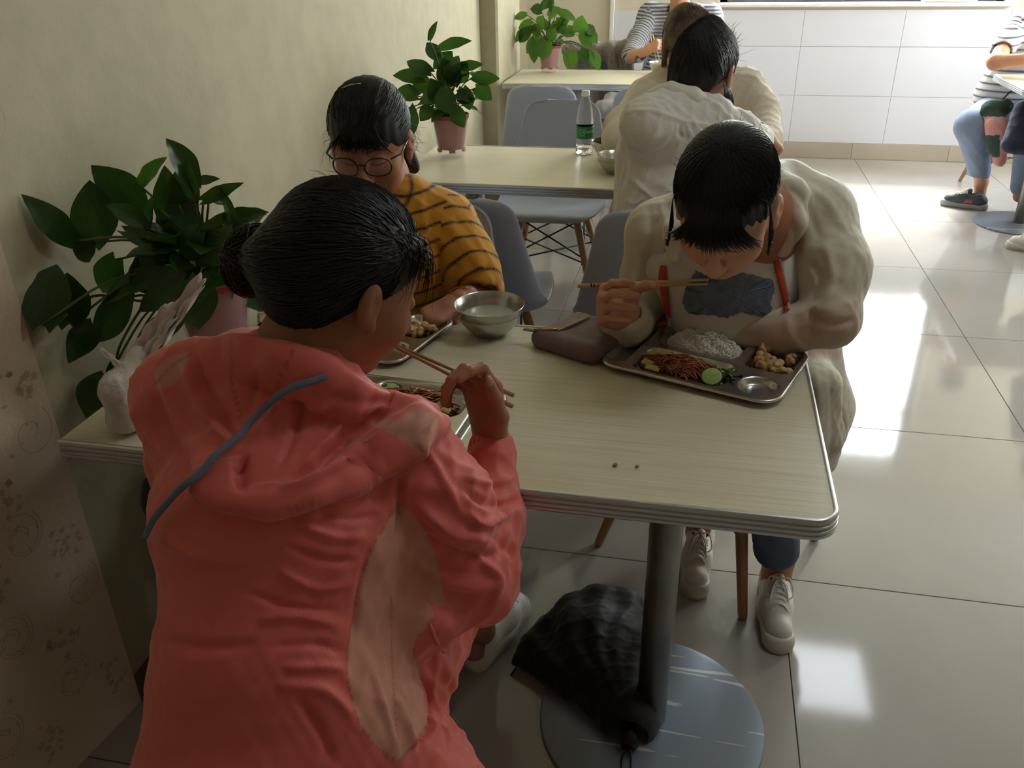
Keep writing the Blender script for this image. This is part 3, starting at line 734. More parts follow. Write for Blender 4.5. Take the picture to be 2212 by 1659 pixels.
for k in range(6): 
    z = .066+.005*k
    b.grid(lambda s, t: (.0314*math.cos(ang-.75+.8*s), .0314*math.sin(ang-.75+.8*s), z+.0012*t), 8, 2)
b.build('fine_print', mat('label_fine_print', srgb(120, 190, 150), .5), bt, smooth=False)
bt2 = bottle((-.815, 1.455, .7502), 'crumpled clear plastic bottle behind the coral woman\'s head, beside the near plant', False, 1, .10); bt2.scale = (.95, .95, .62)

# ------------------------------------------------------------------ plants
def leafmat(name, c1, c2, tr=.25):
    m = mat(name, c1, .32, spec=.45, noise=(14, .9, c2)); t = NT(m); out = [n for n in t.t.nodes if n.type == 'OUTPUT_MATERIAL'][0]
    tl = t.n('ShaderNodeBsdfTranslucent', Color=(c2[0]*1.3, c2[1]*1.5, c2[2]*.8, 1)); mx = t.n('ShaderNodeMixShader'); mx.inputs[0].default_value = tr
    t.l(t.b.outputs[0], mx.inputs[1]); t.l(tl.outputs[0], mx.inputs[2]); t.l(mx.outputs[0], out.inputs[0]); return m
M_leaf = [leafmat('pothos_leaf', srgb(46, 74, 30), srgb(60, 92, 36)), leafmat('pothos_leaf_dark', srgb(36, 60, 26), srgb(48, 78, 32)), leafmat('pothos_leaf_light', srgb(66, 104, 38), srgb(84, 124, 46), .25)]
M_stem = mat('pothos_stem', srgb(88, 104, 50), .5)
def leaf_mesh(k):
    rr = random.Random(k); nu, nv = 9, 13; P = []; Q = []
    curl = (.10, .22, -.05, .32)[k % 4]; cup = (.16, .08, .2, .12)[k % 4]; tw = (.05, -.08, .1, -.04)[k % 4]
    for j in range(nv):
        t = j/(nv-1)
        wd_ = .50*(math.sin(math.pi*min(1, t*.93+.07))**.75)*(1-t**3*.35)*(1 if t < .98 else .15)
        yb = t
        for i in range(nu):
            u = -1+2*i/(nu-1); lobe = -.13*abs(u)**1.3*(1-t)**3*(1 if abs(u) > 0 else 0)*1.0
            x = u*wd_+tw*math.sin(t*3); y = yb+lobe*(1-t)+(-.07*(1-abs(u))*0)
            z = cup*abs(u)**1.2*wd_*.9-curl*t*t+.012*math.sin(t*18)*abs(u)
            P.append((x, y, z))
    for j in range(nv-1):
        for i in range(nu-1): a = j*nu+i; Q.append((a, a+1, a+nu+1, a+nu))
    me = bpy.data.meshes.new('leaf'); me.from_pydata(P, [], Q); me.shade_smooth(); return me
LEAF = [[None]*4 for _ in range(3)]
for ci in range(3):
    for k in range(4): me = leaf_mesh(k); me.materials.append(M_leaf[ci]); LEAF[ci][k] = me
def add_leaf(parent, base, tip, w_, nrm, ci=0, k=0):
    base, tip = Vector(base), Vector(tip); yv = tip-base; L = yv.length; yv.normalize(); n_ = Vector(nrm); n_ = (n_-yv*n_.dot(yv)); n_.normalize(); xv = yv.cross(n_)
    o = bpy.data.objects.new('leaf', LEAF[ci][k]); COL.objects.link(o); o.parent = parent
    M = Matrix(((xv.x*w_, yv.x*L, n_.x*L, 0), (xv.y*w_, yv.y*L, n_.y*L, 0), (xv.z*w_, yv.z*L, n_.z*L, 0), (0, 0, 0, 1))); 
    loc = base-parent.location; M.translation = loc; o.matrix_basis = M; return o
M_pot = mat('terracotta_red_plastic', srgb(158, 58, 50), .42, spec=.4, noise=(10, .3, srgb(132, 54, 48)))
M_cup = mat('clear_cup', (.8, .8, .8, 1), .06, spec=.6, alpha=.13)
M_soil = mat('potting_soil', srgb(52, 42, 34), .95)
def pot(loc, lab, s=1.0):
    t = empty('potted_pothos', loc); setp(t, lab, 'plant')
    o = autosmooth(MB().lathe([(0, .032), (.040, .032), (.0445, .030, ) if 0 else (.0445, .030), (.0475, .036), (.061, .128), (.0635, .129), (.0638, .137), (.0675, .138), (.068, .150), (.0655, .1505), (.0635, .140), (.060, .128)], 48, mod=lambda r_, z, a: r_).build('pot', M_pot, t), 40)
    b = MB(); 
    for k in range(5): a = k*1.257; b.box((.046*math.cos(a), .046*math.sin(a), .027), (.010, .022, .012), a)
    b.build('pot_foot', M_pot, o, smooth=False)
    autosmooth(MB().lathe([(0, .0015), (.046, .0015), (.050, .004), (.0525, .03), (.068, .148), (.070, .149), (.070, .1515), (.0675, .1515), (.051, .03), (.0485, .006), (0, .004)], 48).build('outer_cup', M_cup, t), 40)
    MB().lathe([(0, .140), (.061, .137)], 24).build('soil', M_soil, t)
    t.scale = (s, s, s); return t
def plant(t, leaves, cen, yd, n_rand, crown, seed, scale=1.0, wall=None, trail=(), colw=(0, 0, 1), top=.150):
    rr = random.Random(seed); loc = t.location; sc_ = t.scale[0]; t.scale = (1, 1, 1)
    for ch in t.children: ch.scale = (sc_, sc_, sc_)
    mouth = Vector(loc)+Vector((0, 0, top*sc_)); ST = MB()
    for (bx, by, tx, ty, wp, dy) in leaves:
        B_, T_ = None, None; out = []
        for (qx, qy, ddy) in ((bx, by, dy), (tx, ty, dy+rr.uniform(-.03, .02))):
            r = ray(qx, qy); y = yd+ddy
            if wall is not None: y = min(y, wall(r[0]/r[1]))
            out.append(Vector(aty(qx, qy, y)))
        B_, T_ = out; dist = (B_-Vector((0, 0, CAM_H))).length; w_ = wp/F_PX*dist*1.05
        view = (Vector((0, 0, CAM_H))-B_).normalized(); nrm = (view+Vector((rr.gauss(0, .25), rr.gauss(0, .25), .5+rr.gauss(0, .2)))).normalized()
        add_leaf(t, B_, T_, w_, nrm, rr.choice(colw), rr.randrange(4))
        mid = (mouth+B_)/2+Vector((0, 0, .3*(B_-mouth).length*.5)); a0 = mouth+Vector((rr.gauss(0, .02), rr.gauss(0, .02), -.01))
        ST.tube([q-np.array(loc) for q in catmull([a0, mid, B_], 5)], [.0022]*10+[.0016], 6)
    for i in range(n_rand):
        a = rr.random()*6.283; el = rr.uniform(-.1, 1.3); q = rr.uniform(.35, .8); d = Vector((math.cos(a)*math.cos(el), math.sin(a)*math.cos(el), math.sin(el)))
        B_ = mouth+Vector((d.x*crown[0], d.y*crown[1], d.z*crown[2]))*q+Vector((0, 0, .02)); L = rr.uniform(.055, .085)*scale; T_ = B_+(d+Vector((rr.gauss(0, .3), rr.gauss(0, .3), -.35))).normalized()*L
        if wall is not None and min(B_.x, T_.x) < -1.06: continue
        add_leaf(t, B_, T_, L*.8, (d+Vector((0, 0, 1))).normalized(), rr.choice(colw), rr.randrange(4))
        mid = (mouth+B_)/2+Vector((0, 0, .02)); a0 = mouth+Vector((rr.gauss(0, .02), rr.gauss(0, .02), -.01))
        ST.tube([q_-np.array(loc) for q_ in catmull([a0, mid, B_], 4)], .0018, 5)
    for pts in trail:
        P = []
        for (qx, qy, ddy) in pts:
            r = ray(qx, qy); y = yd+ddy
            if wall is not None: y = min(y, wall(r[0]/r[1]))
            P.append(aty(qx, qy, y)-np.array(loc))
        ST.tube(catmull(P, 6), .0026, 7)
    ST.build('stems', M_stem, t)['kind'] = 'stuff'
wallf = lambda ratio: 1.055/max(-ratio, 1e-3) if ratio < -.5 else 9
pl1 = pot((-.862, 1.330, .7502), 'large trailing pothos in a red pot on the near table by the wall', 1.08)
L1 = [(418, 400, 355, 299, 52, .02), (302, 400, 350, 338, 34, .04), (300, 470, 194, 357, 78, .04), (196, 524, 192, 388, 82, -.02), (160, 520, 72, 426, 56, 0), (362, 478, 357, 362, 58, 0), (395, 452, 398, 352, 62, .02), (420, 392, 477, 387, 22, .05), (439, 433, 518, 394, 28, .04), (468, 480, 585, 462, 48, .05), (452, 418, 492, 440, 24, .05), (314, 492, 229, 444, 42, -.03), (270, 500, 382, 552, 44, -.06), (482, 486, 412, 575, 84, -.05), (166, 518, 203, 573, 46, -.04), (366, 594, 170, 624, 62, -.09), (394, 602, 278, 664, 60, -.11), (430, 600, 434, 716, 78, -.10), (92, 700, 121, 560, 84, -.03), (150, 700, 146, 588, 78, -.03), (272, 634, 188, 748, 62, -.08), (200, 700, 148, 766, 56, -.08), (232, 818, 192, 903, 92, -.10), (404, 670, 316, 740, 42, -.09), (482, 592, 470, 672, 62, -.04), (522, 606, 572, 672, 52, .02), (345, 560, 262, 600, 60, -.06), (330, 440, 300, 520, 60, -.01), (430, 500, 372, 560, 66, -.06), (250, 560, 205, 640, 62, -.05), (455, 540, 520, 590, 50, .0), (380, 430, 440, 500, 56, .01), (250, 830, 245, 770, 40, -.06), (310, 560, 350, 640, 70, -.06)]
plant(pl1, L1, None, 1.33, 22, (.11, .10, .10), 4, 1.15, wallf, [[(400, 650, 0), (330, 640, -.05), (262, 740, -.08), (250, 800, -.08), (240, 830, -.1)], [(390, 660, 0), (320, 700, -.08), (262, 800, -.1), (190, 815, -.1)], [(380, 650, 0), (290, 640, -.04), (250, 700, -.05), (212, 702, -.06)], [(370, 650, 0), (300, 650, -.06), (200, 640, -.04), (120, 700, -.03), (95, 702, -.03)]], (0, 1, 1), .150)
pl2 = pot((-.878, 3.035, .7502), 'bushy pothos in a red pot on the middle table', 1.0)
L2 = [(928, 86, 940, 47, 14, 0), (951, 104, 1014, 83, 24, 0), (941, 125, 923, 90, 32, 0), (930, 156, 878, 124, 34, -.02), (915, 172, 848, 160, 32, -.02), (902, 208, 852, 196, 36, -.04), (884, 232, 888, 303, 42, -.04), (993, 146, 1042, 136, 24, 0), (1021, 166, 1080, 170, 30, 0), (1027, 190, 1059, 213, 34, -.02), (983, 232, 1003, 276, 32, -.06), (967, 171, 988, 120, 42, 0), (962, 177, 956, 124, 46, .02), (941, 218, 928, 168, 38, -.04), (951, 206, 908, 222, 40, -.06), (962, 192, 967, 246, 44, -.07), (988, 202, 1024, 218, 32, -.04), (985, 170, 1010, 130, 40, .02), (930, 190, 890, 180, 36, 0), (1000, 190, 1010, 240, 36, -.02), (930, 230, 905, 258, 30, -.05), (945, 150, 975, 110, 40, .03)]
plant(pl2, L2, None, 3.035, 16, (.11, .11, .13), 9, .95, None, (), (0, 0, 1), .150)
pl3 = pot((-.897, 5.255, .7502), 'lit green pothos in a red pot on the far table', .98)
L3 = [(1137, 31, 1108, 36, 16, 0), (1148, 45, 1117, 62, 18, 0), (1134, 63, 1110, 88, 18, 0), (1145, 63, 1120, 93, 24, -.03), (1154, 81, 1135, 116, 20, -.03), (1152, 88, 1152, 139, 22, -.05), (1181, 88, 1174, 130, 42, -.07), (1193, 2, 1164, 22, 18, 0), (1191, -4, 1190, 24, 14, 0), (1204, 24, 1246, 42, 18, 0), (1248, 69, 1258, 32, 32, 0), (1264, 58, 1289, 73, 22, 0), (1268, 70, 1290, 92, 22, 0), (1255, 76, 1276, 100, 24, 0), (1278, 112, 1298, 152, 22, 0), (1277, 108, 1279, 148, 14, 0), (1242, 115, 1222, 146, 34, 0), (1253, 110, 1268, 132, 26, 0), (1196, 60, 1182, 92, 24, -.06), (1160, 55, 1150, 80, 26, -.03), (1175, 40, 1160, 60, 30, 0), (1200, 45, 1220, 70, 32, 0), (1225, 60, 1240, 78, 26, 0), (1185, 35, 1205, 15, 24, 0), (1170, 25, 1145, 20, 22, 0), (1215, 35, 1225, 58, 22, 0)]
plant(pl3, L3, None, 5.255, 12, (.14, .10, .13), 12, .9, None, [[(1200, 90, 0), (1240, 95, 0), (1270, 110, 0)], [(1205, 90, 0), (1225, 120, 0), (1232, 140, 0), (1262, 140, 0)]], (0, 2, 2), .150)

# ------------------------------------------------------------------ things on and under the tables
def bmesh_from_blob(B, h, name, m, wr=None, parent=None, smooth=1, cols=None):
    v, F = B.mesh(h, smooth); N = normals(v, F)
    if wr: v = v+N*wr(v, N)[:, None]
    return meshobj(name, v, F, m, parent, cols=(cols(v, N) if cols else None))
# tissue pack
B = Blob(); c = np.array([-.858, 1.062, .75])
B.cap(c+[-.008, -.028, .030], c+[.022, .03, .030], .030, .030, .02).cap(c+[-.008, -.028, .08], c+[.022, .03, .08], .031, .031, .03)
B.cap(c+[0, .0, .085], c+[.006, .02, .112], .028, .022, .02)
B.ell(c+[0, 0, -.06], [.3, .3, .0605], k=.004, sub=True)
M_plas = mat('white_plastic_film', srgb(214, 210, 202), .22, spec=.6, bump=(55, .5, 3))
tp = empty('tissue_pack', (0, 0, 0)); tp_b = bmesh_from_blob(B, .0028, 'pack_body', M_plas, lambda v, N: ridge(v, 60, 2)*.005-.002+wav(v, 120, 3)*.001, tp)
setp(tp, 'crumpled white plastic pack of tissues at the wall end of the near table', 'tissues'); tp.location = (-.858, 1.062, .7505); tp_b.location = (.858, -1.062, -.7505)
def film(a, b_, w0, w1, amp, ph, side):
    a, b_, side = np.array(a, float), np.array(b_, float), np.array(side, float); up = np.cross(b_-a, side); up /= np.linalg.norm(up)
    def f(s, t):
        w_ = w0+(w1-w0)*t; k = (s-.5)*2; return a+(b_-a)*t+side*k*w_+up*(amp*math.sin(s*17+ph+t*3)*(1-.5*t)+amp*1.6*math.cos(k*1.6)+amp*.5*math.sin(t*19+s*8))+(b_-a)*(.06*math.sin(s*13+ph))*t
    return f
for a, b_, w0, w1, amp, ph in (((0, .012, .10), (.108, .066, .232), .036, .012, .0055, 0), ((-.004, .0, .10), (.062, .04, .185), .034, .016, .006, 2), ((.0, -.01, .10), (-.036, -.014, .138), .018, .004, .003, 1)):
    o = MB().grid(film(a, b_, w0, w1, amp, ph, (.55, -.45, -.50)), 40, 26).build('film_flap', M_plas, tp); md = o.modifiers.new('t', 'SOLIDIFY'); md.thickness = .0012
# purse
M_lea = mat('dusty_pink_leather', srgb(128, 102, 100), .42, spec=.5, bump=(420, .35, 2), noise=(20, .4, srgb(112, 88, 88)))
pu = empty('purse', (-.188, 1.497, .7505), R(-27)); setp(pu, 'dusty pink leather zip purse lying left of the rice tray', 'purse')
B = Blob()
for sx in (-1, 1):
    for sy in (-1, 1): pass
B.cap((-.058, -.055, .016), (.058, -.055, .016), .0155, k=.01).cap((-.052, .06, .014), (.058, .06, .014), .0125, k=.01)
for x in np.linspace(-.058, .058, 7): B.cap((x, -.055, .017), (x, .06, .015), .0165, .013, k=.016)
o = bmesh_from_blob(B, .0028, 'body', M_lea, lambda v, N: wav(v, 45, 4)*.0012, pu)
M_gold = mat('gold_metal', srgb(190, 150, 96), .3, metal=1)
zt_ = lambda t: (-.026+.004*t, -.045+.095*t, .0352-.0038*t)
MB().tube([zt_(t) for t in np.linspace(0, 1, 9)], .0040, 8, sx=1).build('zip_tape', mat('zip_tape', srgb(104, 80, 78), .7), pu)
b = MB()
for t in np.linspace(0, 1, 46): b.box(zt_(t)[:2]+(zt_(t)[2]+.0036,), (.0034, .0013, .0014), -.17)
b.build('zip_teeth', M_gold, pu, smooth=False)
b = MB().tube([(-.026, -.047, .041), (-.040, -.056, .041), (-.068, -.064, .034)], [.003, .0025, .0035], 8); b.build('zip_pull', M_gold, pu)
MB().box((-.078, -.062, .031), (.032, .011, .003), .3, bev=.001).build('pull_tab', M_lea, pu)
MB().tube([(-.068, -.066, .010), (0, -.0705, .012), (.068, -.066, .010)], .0012, 5).build('seam', mat('seam_pink', srgb(96, 74, 74), .6), pu)

# umbrella on the floor against the pole
um = empty('umbrella', (-.04, 1.205, 0)); setp(um, 'black folded umbrella lying on the round base plate under the table', 'umbrella')
M_umb = mat('black_umbrella_cloth', srgb(20, 20, 24), .55, spec=.35, sheen=.2, bump=(30, .3))
B = Blob(); hp = np.array([-.002, .05, .03])
for x, y, z, r_ in ((-.262, .160, .022, .012), (-.24, .20, .035, .022), (-.205, .255, .045, .03), (-.165, .31, .05, .035), (-.12, .345, .05, .035), (-.07, .36, .05, .035), (-.02, .35, .045, .03), (.01, .25, .035, .022), (-.15, .16, .03, .025), (-.08, .24, .05, .045), (-.13, .24, .05, .045)):
    B.cap(hp, (x, y, z), .020, r_, .06)
B.cap((-.02, .27, .03), (.06, .13, .02), .02, .008, .02).ell((0, .2, -.3), (2, 2, .302), k=.004, sub=True)
bmesh_from_blob(B, .004, 'canopy', M_umb, lambda v, N: .0035*np.sin(np.arctan2(v[:, 0]-.0, v[:, 1]+.02)*30+3*np.sin(v[:, 1]*14))*np.clip(np.hypot(v[:, 0], v[:, 1])*6-.3, 0, 1)+ridge(v, 40, 4)*.006-.002, um)
b = MB()
for (x, y) in ((-.12, .085), (-.262, .150), (-.06, .055), (.055, .115)): b.tube([(x, y, .012), (x*1.03, y-.018, .006)], .0022, 6)
b.build('rib_tips', mat('rib_steel', srgb(60, 60, 62), .4, metal=.8), um)
MB().tube([(-.012, .055, .045), (.0, .01, .034), (.004, -.022, .026)], [.012, .016, .017], 18).build('handle', mat('black_handle', srgb(14, 14, 15), .35), um)
MB().tube(catmull([(.002, -.024, .022), (-.008, -.045, .017), (-.004, -.075, .0135), (.008, -.080, .0135), (.010, -.05, .017), (.004, -.024, .022)], 6), .0028, 7).build('wrist_loop', M_umb, um)
# coat over the far chair
M_coat = mat('speckled_brown_coat', srgb(118, 104, 92), .5, noise=(220, 1, srgb(176, 164, 150)), bump=(260, .8, 2), sheen=.3)
B = Blob(); cc = np.array([-.70, 5.925, 0])
B.cap(cc+[-.19, 0, .80], cc+[.20, 0, .82], .035, .04, .05).cap(cc+[-.19, .02, .6], cc+[.22, .02, .6], .035, .05, .08).cap(cc+[-.17, -.02, .80], cc+[-.15, -.03, .42], .035, .03, .05).cap(cc+[.19, -.02, .82], cc+[.2, -.03, .40], .045, .035, .05).cap(cc+[0, -.02, .80], cc+[0, -.03, .42], .04, .03, .05).cap(cc+[.08, -.03, .82], cc+[.12, -.05, .5], .035, .03, .04)
setp(bmesh_from_blob(B, .008, 'coat', M_coat, lambda v, N: .028*np.sin(v[:, 0]*52+np.sin(v[:, 2]*9)*1.2)*np.clip((.86-v[:, 2])*5, .2, 1)), 'speckled brown coat draped over the back of a far-table chair', 'coat')
setp(bmesh_from_blob(Blob().cap((-.60, 5.50, .50), (-.36, 5.54, .50), .055, .05, .03).cap((-.56, 5.56, .55), (-.44, 5.58, .56), .04, .04, .03), .008, 'handbag', mat('pale_bag', srgb(196, 196, 196), .5), lambda v, N: ridge(v, 30, 3)*.012), 'pale bag lying on the far chair seat under the table', 'bag')
# ------------------------------------------------------------------ people: shared builders
from mathutils.bvhtree import BVHTree
SKIN = vcmat('skin', .48, spec=.35, bump=(260, .08, 3))
def hairmat(name, c1, c2, rough=.36): return mat(name, c1, rough, spec=.5, noise=(26, .8, c2))
M_hair = hairmat('black_hair', srgb(13, 11, 10), srgb(26, 21, 19), .5); M_hair_b = hairmat('brown_hair', srgb(66, 48, 36), srgb(116, 88, 62))
M_hair_s = hairmat('black_hair_shine', srgb(19, 16, 15), srgb(32, 27, 24), .4)
def uproj(P):
    Q = P-np.array([0, 0, CAM_H]); c = np.stack([Q@np.array([CX[i], CY[i], CU[i]]) for i in range(3)], 1)
    return np.stack([1106+F_PX*c[:, 0]/c[:, 2], 829.5+F_PX*c[:, 1]/c[:, 2]], 1)
def facing(v, N):
    d = np.array([0, 0, CAM_H])-v; d /= np.linalg.norm(d, axis=1)[:, None]; return (N*d).sum(1)
def polysd(p, poly):
    """signed distance (inside positive) in the plane of the outline"""
    poly = np.array(poly, float); ins = np.zeros(len(p), bool); best = np.full(len(p), 1e9)
    for i in range(len(poly)):
        a, b = poly[i], poly[(i+1) % len(poly)]
        c = ((a[1] > p[:, 1]) != (b[1] > p[:, 1])) & (p[:, 0] < (b[0]-a[0])*(p[:, 1]-a[1])/(b[1]-a[1]+1e-12)+a[0]); ins ^= c
        ab = b-a; t = np.clip(((p-a)@ab)/(ab@ab+1e-9), 0, 1); best = np.minimum(best, np.linalg.norm(p-a-t[:, None]*ab, axis=1))
    return np.where(ins, best, -best)
class Cloth:
    """a garment surface with creases, raised layers and coloured panels laid out on it"""
    def __init__(s, B, h, smooth=2):
        s.v, s.F = B.mesh(h, smooth); s.N = normals(s.v, s.F); s.c = np.ones((len(s.v), 3))
    def re(s, n=0):
        for _ in range(n): s.v = relax(s.v, s.F, .5)
        s.N = normals(s.v, s.F); return s
    def disp(s, d): s.v = s.v+s.N*d[:, None]; return s
    def front(s): return np.clip(facing(s.v, s.N)*4, 0, 1)
    def layer(s, poly, h, soft):
        m = np.clip(polysd(uproj(s.v), poly)/soft, 0, 1); m = m*m*(3-2*m); return s.disp(h*m*(facing(s.v, s.N) > -.15))
    def crease(s, lines):
        p = uproj(s.v); f = s.front(); tot = np.zeros(len(p))
        for pts, wpx, amp in lines:
            d, t = segdist(p, catmull(pts, 4) if len(pts) > 2 else pts); e = np.clip(np.minimum(t, 1-t)*5+.15, 0, 1)
            tot += amp*np.exp(-(d/wpx)**2)*e*f
        return s.disp(tot)
    def paint(s, poly, col, soft=1.5, fr=-.1):
        m = np.clip(polysd(uproj(s.v), poly)/soft+.5, 0, 1)*(facing(s.v, s.N) > fr); s.c = s.c*(1-m[:, None])+np.array(col[:3])*m[:, None]; return s
    def seam(s, pts, wpx, col, k=.8):
        d, t = segdist(uproj(s.v), catmull(pts, 4) if len(pts) > 2 else pts); m = k*np.exp(-(d/wpx)**2)*(facing(s.v, s.N) > .02); s.c = s.c*(1-m[:, None])+np.array(col[:3])*m[:, None]; return s
    def build(s, name, m, parent): return meshobj(name, s.v, s.F, m, parent, cols=s.c)
    def bvh(s): return BVHTree.FromPolygons([tuple(q) for q in s.v], s.F.tolist())
def hit(bvh, px, py, off=0.0):
    r = Vector(ray(px, py)).normalized(); l, n, i, d = bvh.ray_cast(Vector((0, 0, CAM_H)), r)
    if l is None: return None
    if n.dot(r) > 0: n = -n
    return np.array(l+n*off)
def head_blob(w=1.0):
    B = Blob()
    B.ell((0, -.014, .026), (.073*w, .091, .082), k=.02).ell((0, .026, -.022), (.062*w, .062, .082), k=.03).ell((0, .032, .036), (.055*w, .044, .048), k=.025)
    B.ell((0, .034, -.066), (.047*w, .046, .038), k=.03).ell((0, .068, -.094), (.019, .014, .014), k=.025)
    for s in (-1, 1):
        B.ell((s*.036*w, .056, -.034), (.026, .024, .026), k=.025)
        B.ell((s*.031, .104, .004), (.021, .020, .012), k=.014, sub=True)
        B.ell((s*.031, .0745, .002), (.0145, .0125, .0105), k=.004)
        B.ell((s*.0775*w, -.006, -.012), (.0085, .0175, .031), frame((-.25*s, 1, .15)), k=.006)
        B.ell((s*.088*w, .000, -.006), (.007, .009, .015), k=.004, sub=True)
        B.ell((s*.0765*w, .006, -.036), (.006, .008, .010), k=.006)
        B.ell((s*.0115, .097, -.0365), (.0085, .010, .0075), k=.006)
    B.cap((0, .090, .006), (0, .110, -.034), .0075, .0105, .014)
    B.chain([(-.023, .081, -.0625), (-.007, .0935, -.0595), (0, .0930, -.0610), (.007, .0935, -.0595), (.023, .081, -.0625)], [.003, .0052, .0050, .0052, .003], .005)
    B.chain([(-.019, .082, -.0685), (0, .0925, -.0715), (.019, .082, -.0685)], [.0035, .0062, .0035], .005)
    return B
def skin_cols(v, base, fr=None, T=None, lip=(.50, .20, .17), brow=True):
    c = np.tile(np.array(base[:3]), (len(v), 1)); c *= (1+.05*wav(v, 60, 5))[:, None]
    if fr is not None:
        l = (v-T)@fr
        def mix(m, col): 
            nonlocal c; m = np.clip(m, 0, 1)[:, None]; c = c*(1-m)+np.array(col)*m
        f = l[:, 1] > .05
        d, _ = segdist(l[:, [0, 2]], [(-.022, -.0650), (-.008, -.0615), (.008, -.0615), (.022, -.0650)]); d2, _ = segdist(l[:, [0, 2]], [(-.016, -.0700), (.016, -.0700)])
        mix(np.clip((.0075-np.minimum(d, d2))/.003, 0, 1)*f, np.array(base[:3])*np.array([.95, .62, .60]))
        d, _ = segdist(l[:, [0, 2]], [(-.021, -.0658), (0, -.0660), (.021, -.0658)]); mix(np.clip((.0016-d)/.0012, 0, 1)*f*.8, np.array(base[:3])*.25)
        for s in (-1, 1):
            d, _ = segdist(l[:, [0, 2]], [(s*.016, -.0055), (s*.031, -.0085), (s*.047, -.0040)]); mix(np.clip((.0022-d)/.0014, 0, 1)*f, (.02, .015, .012))
            d, _ = segdist(l[:, [0, 2]], [(s*.013, .022), (s*.030, .0265), (s*.048, .020)]); mix(np.clip((.0042-d)/.003, 0, 1)*f*.75, (.045, .03, .022))
            d = np.linalg.norm(l[:, [0, 2]]-[s*.0075, -.0425], axis=1); mix(np.clip((.0032-d)/.002, 0, 1)*(l[:, 1] > .08)*.7, np.array(base[:3])*.3)
            d = np.linalg.norm((l-[s*.04, .06, -.03])/[1, 1, 1], axis=1); mix(np.clip(1-d/.035, 0, 1)*.25, np.array(base[:3])*np.array([1.05, .8, .75]))
            d = np.linalg.norm(l-[s*.08, -.005, -.012], axis=1); mix(np.clip(1-d/.04, 0, 1)*.35, np.array(base[:3])*np.array([1.0, .72, .66]))
    return np.clip(c, 0, 1)
def hand_blob(Wp, f, n, t, curls, thumb, sc_=1.0, spread=(.10, .03, -.04, -.12), wrist_r=.021):
    """Wp wrist, f towards the fingers, n where the palm faces, t thumb side; curls = 4 x (mcp, pip, dip) degrees; thumb = directions in (t, f, n)"""
    f = np.array(f, float); f /= np.linalg.norm(f); n = np.array(n, float); n -= f*(n@f); n /= np.linalg.norm(n)
    s = np.cross(f, n); s = s if s@np.array(t) > 0 else -s; W0 = np.array(Wp, float); B = Blob(); tips = []
    lat = (.0295, .0095, -.0105, -.0290); plen = (.086, .090, .084, .076); seg = ((.040, .024, .019), (.044, .027, .020), (.040, .025, .020), (.031, .019, .017))
    rad = (.0088, .0090, .0085, .0074)
    for i in range(4):
        m = W0+(f*plen[i]+s*lat[i])*sc_-n*(.003*(abs(i-1.5)))*sc_
        a0 = W0+(s*lat[i]*.62)*sc_+f*.01*sc_
        B.cap(a0, m, .0135*sc_, .0112*sc_, .013*sc_)
        p = m; ang = 0; d0 = f+s*spread[i]; d0 /= np.linalg.norm(d0); r_ = rad[i]*sc_; ch = [p]
        for k in range(3):
            ang += R(curls[i][k]); d = d0*math.cos(ang)+n*math.sin(ang); q = p+d*seg[i][k]*sc_; B.cap(p, q, r_, r_*(.93 if k < 2 else .84), .0035 if k else .006); r_ *= .93; p = q; ch.append(p)
        tips.append(ch)
    b = W0+(f*.020+s*.020+n*.008)*sc_; B.cap(W0+(f*.03+s*.008+n*.006)*sc_, b+(s*.008+f*.014)*sc_, .014*sc_, .015*sc_, .014); r_ = .0125*sc_; p = b; ch = [p]
    for k, (L, d) in enumerate(zip((.040, .031, .025), thumb)):
        d = s*d[0]+f*d[1]+n*d[2]; d /= np.linalg.norm(d); q = p+d*L*sc_; B.cap(p, q, r_, r_*.86, .006 if k else .012); r_ *= .86; p = q; ch.append(p)
    tips.append(ch)
    B.cap(W0-f*.03*sc_, W0+f*.03*sc_, wrist_r, wrist_r*.95, .015)
    return B, tips
def merge(parts):
    V = []; F = []; C = []; n = 0
    for v, f, c in parts: V.append(v); F.append(f+n); C.append(c); n += len(v)
    return np.concatenate(V), np.concatenate(F), np.concatenate(C)
def body_mesh(name, parent, parts): 
    v, f, c = merge(parts); return meshobj(name, v, f, SKIN, parent, cols=c)
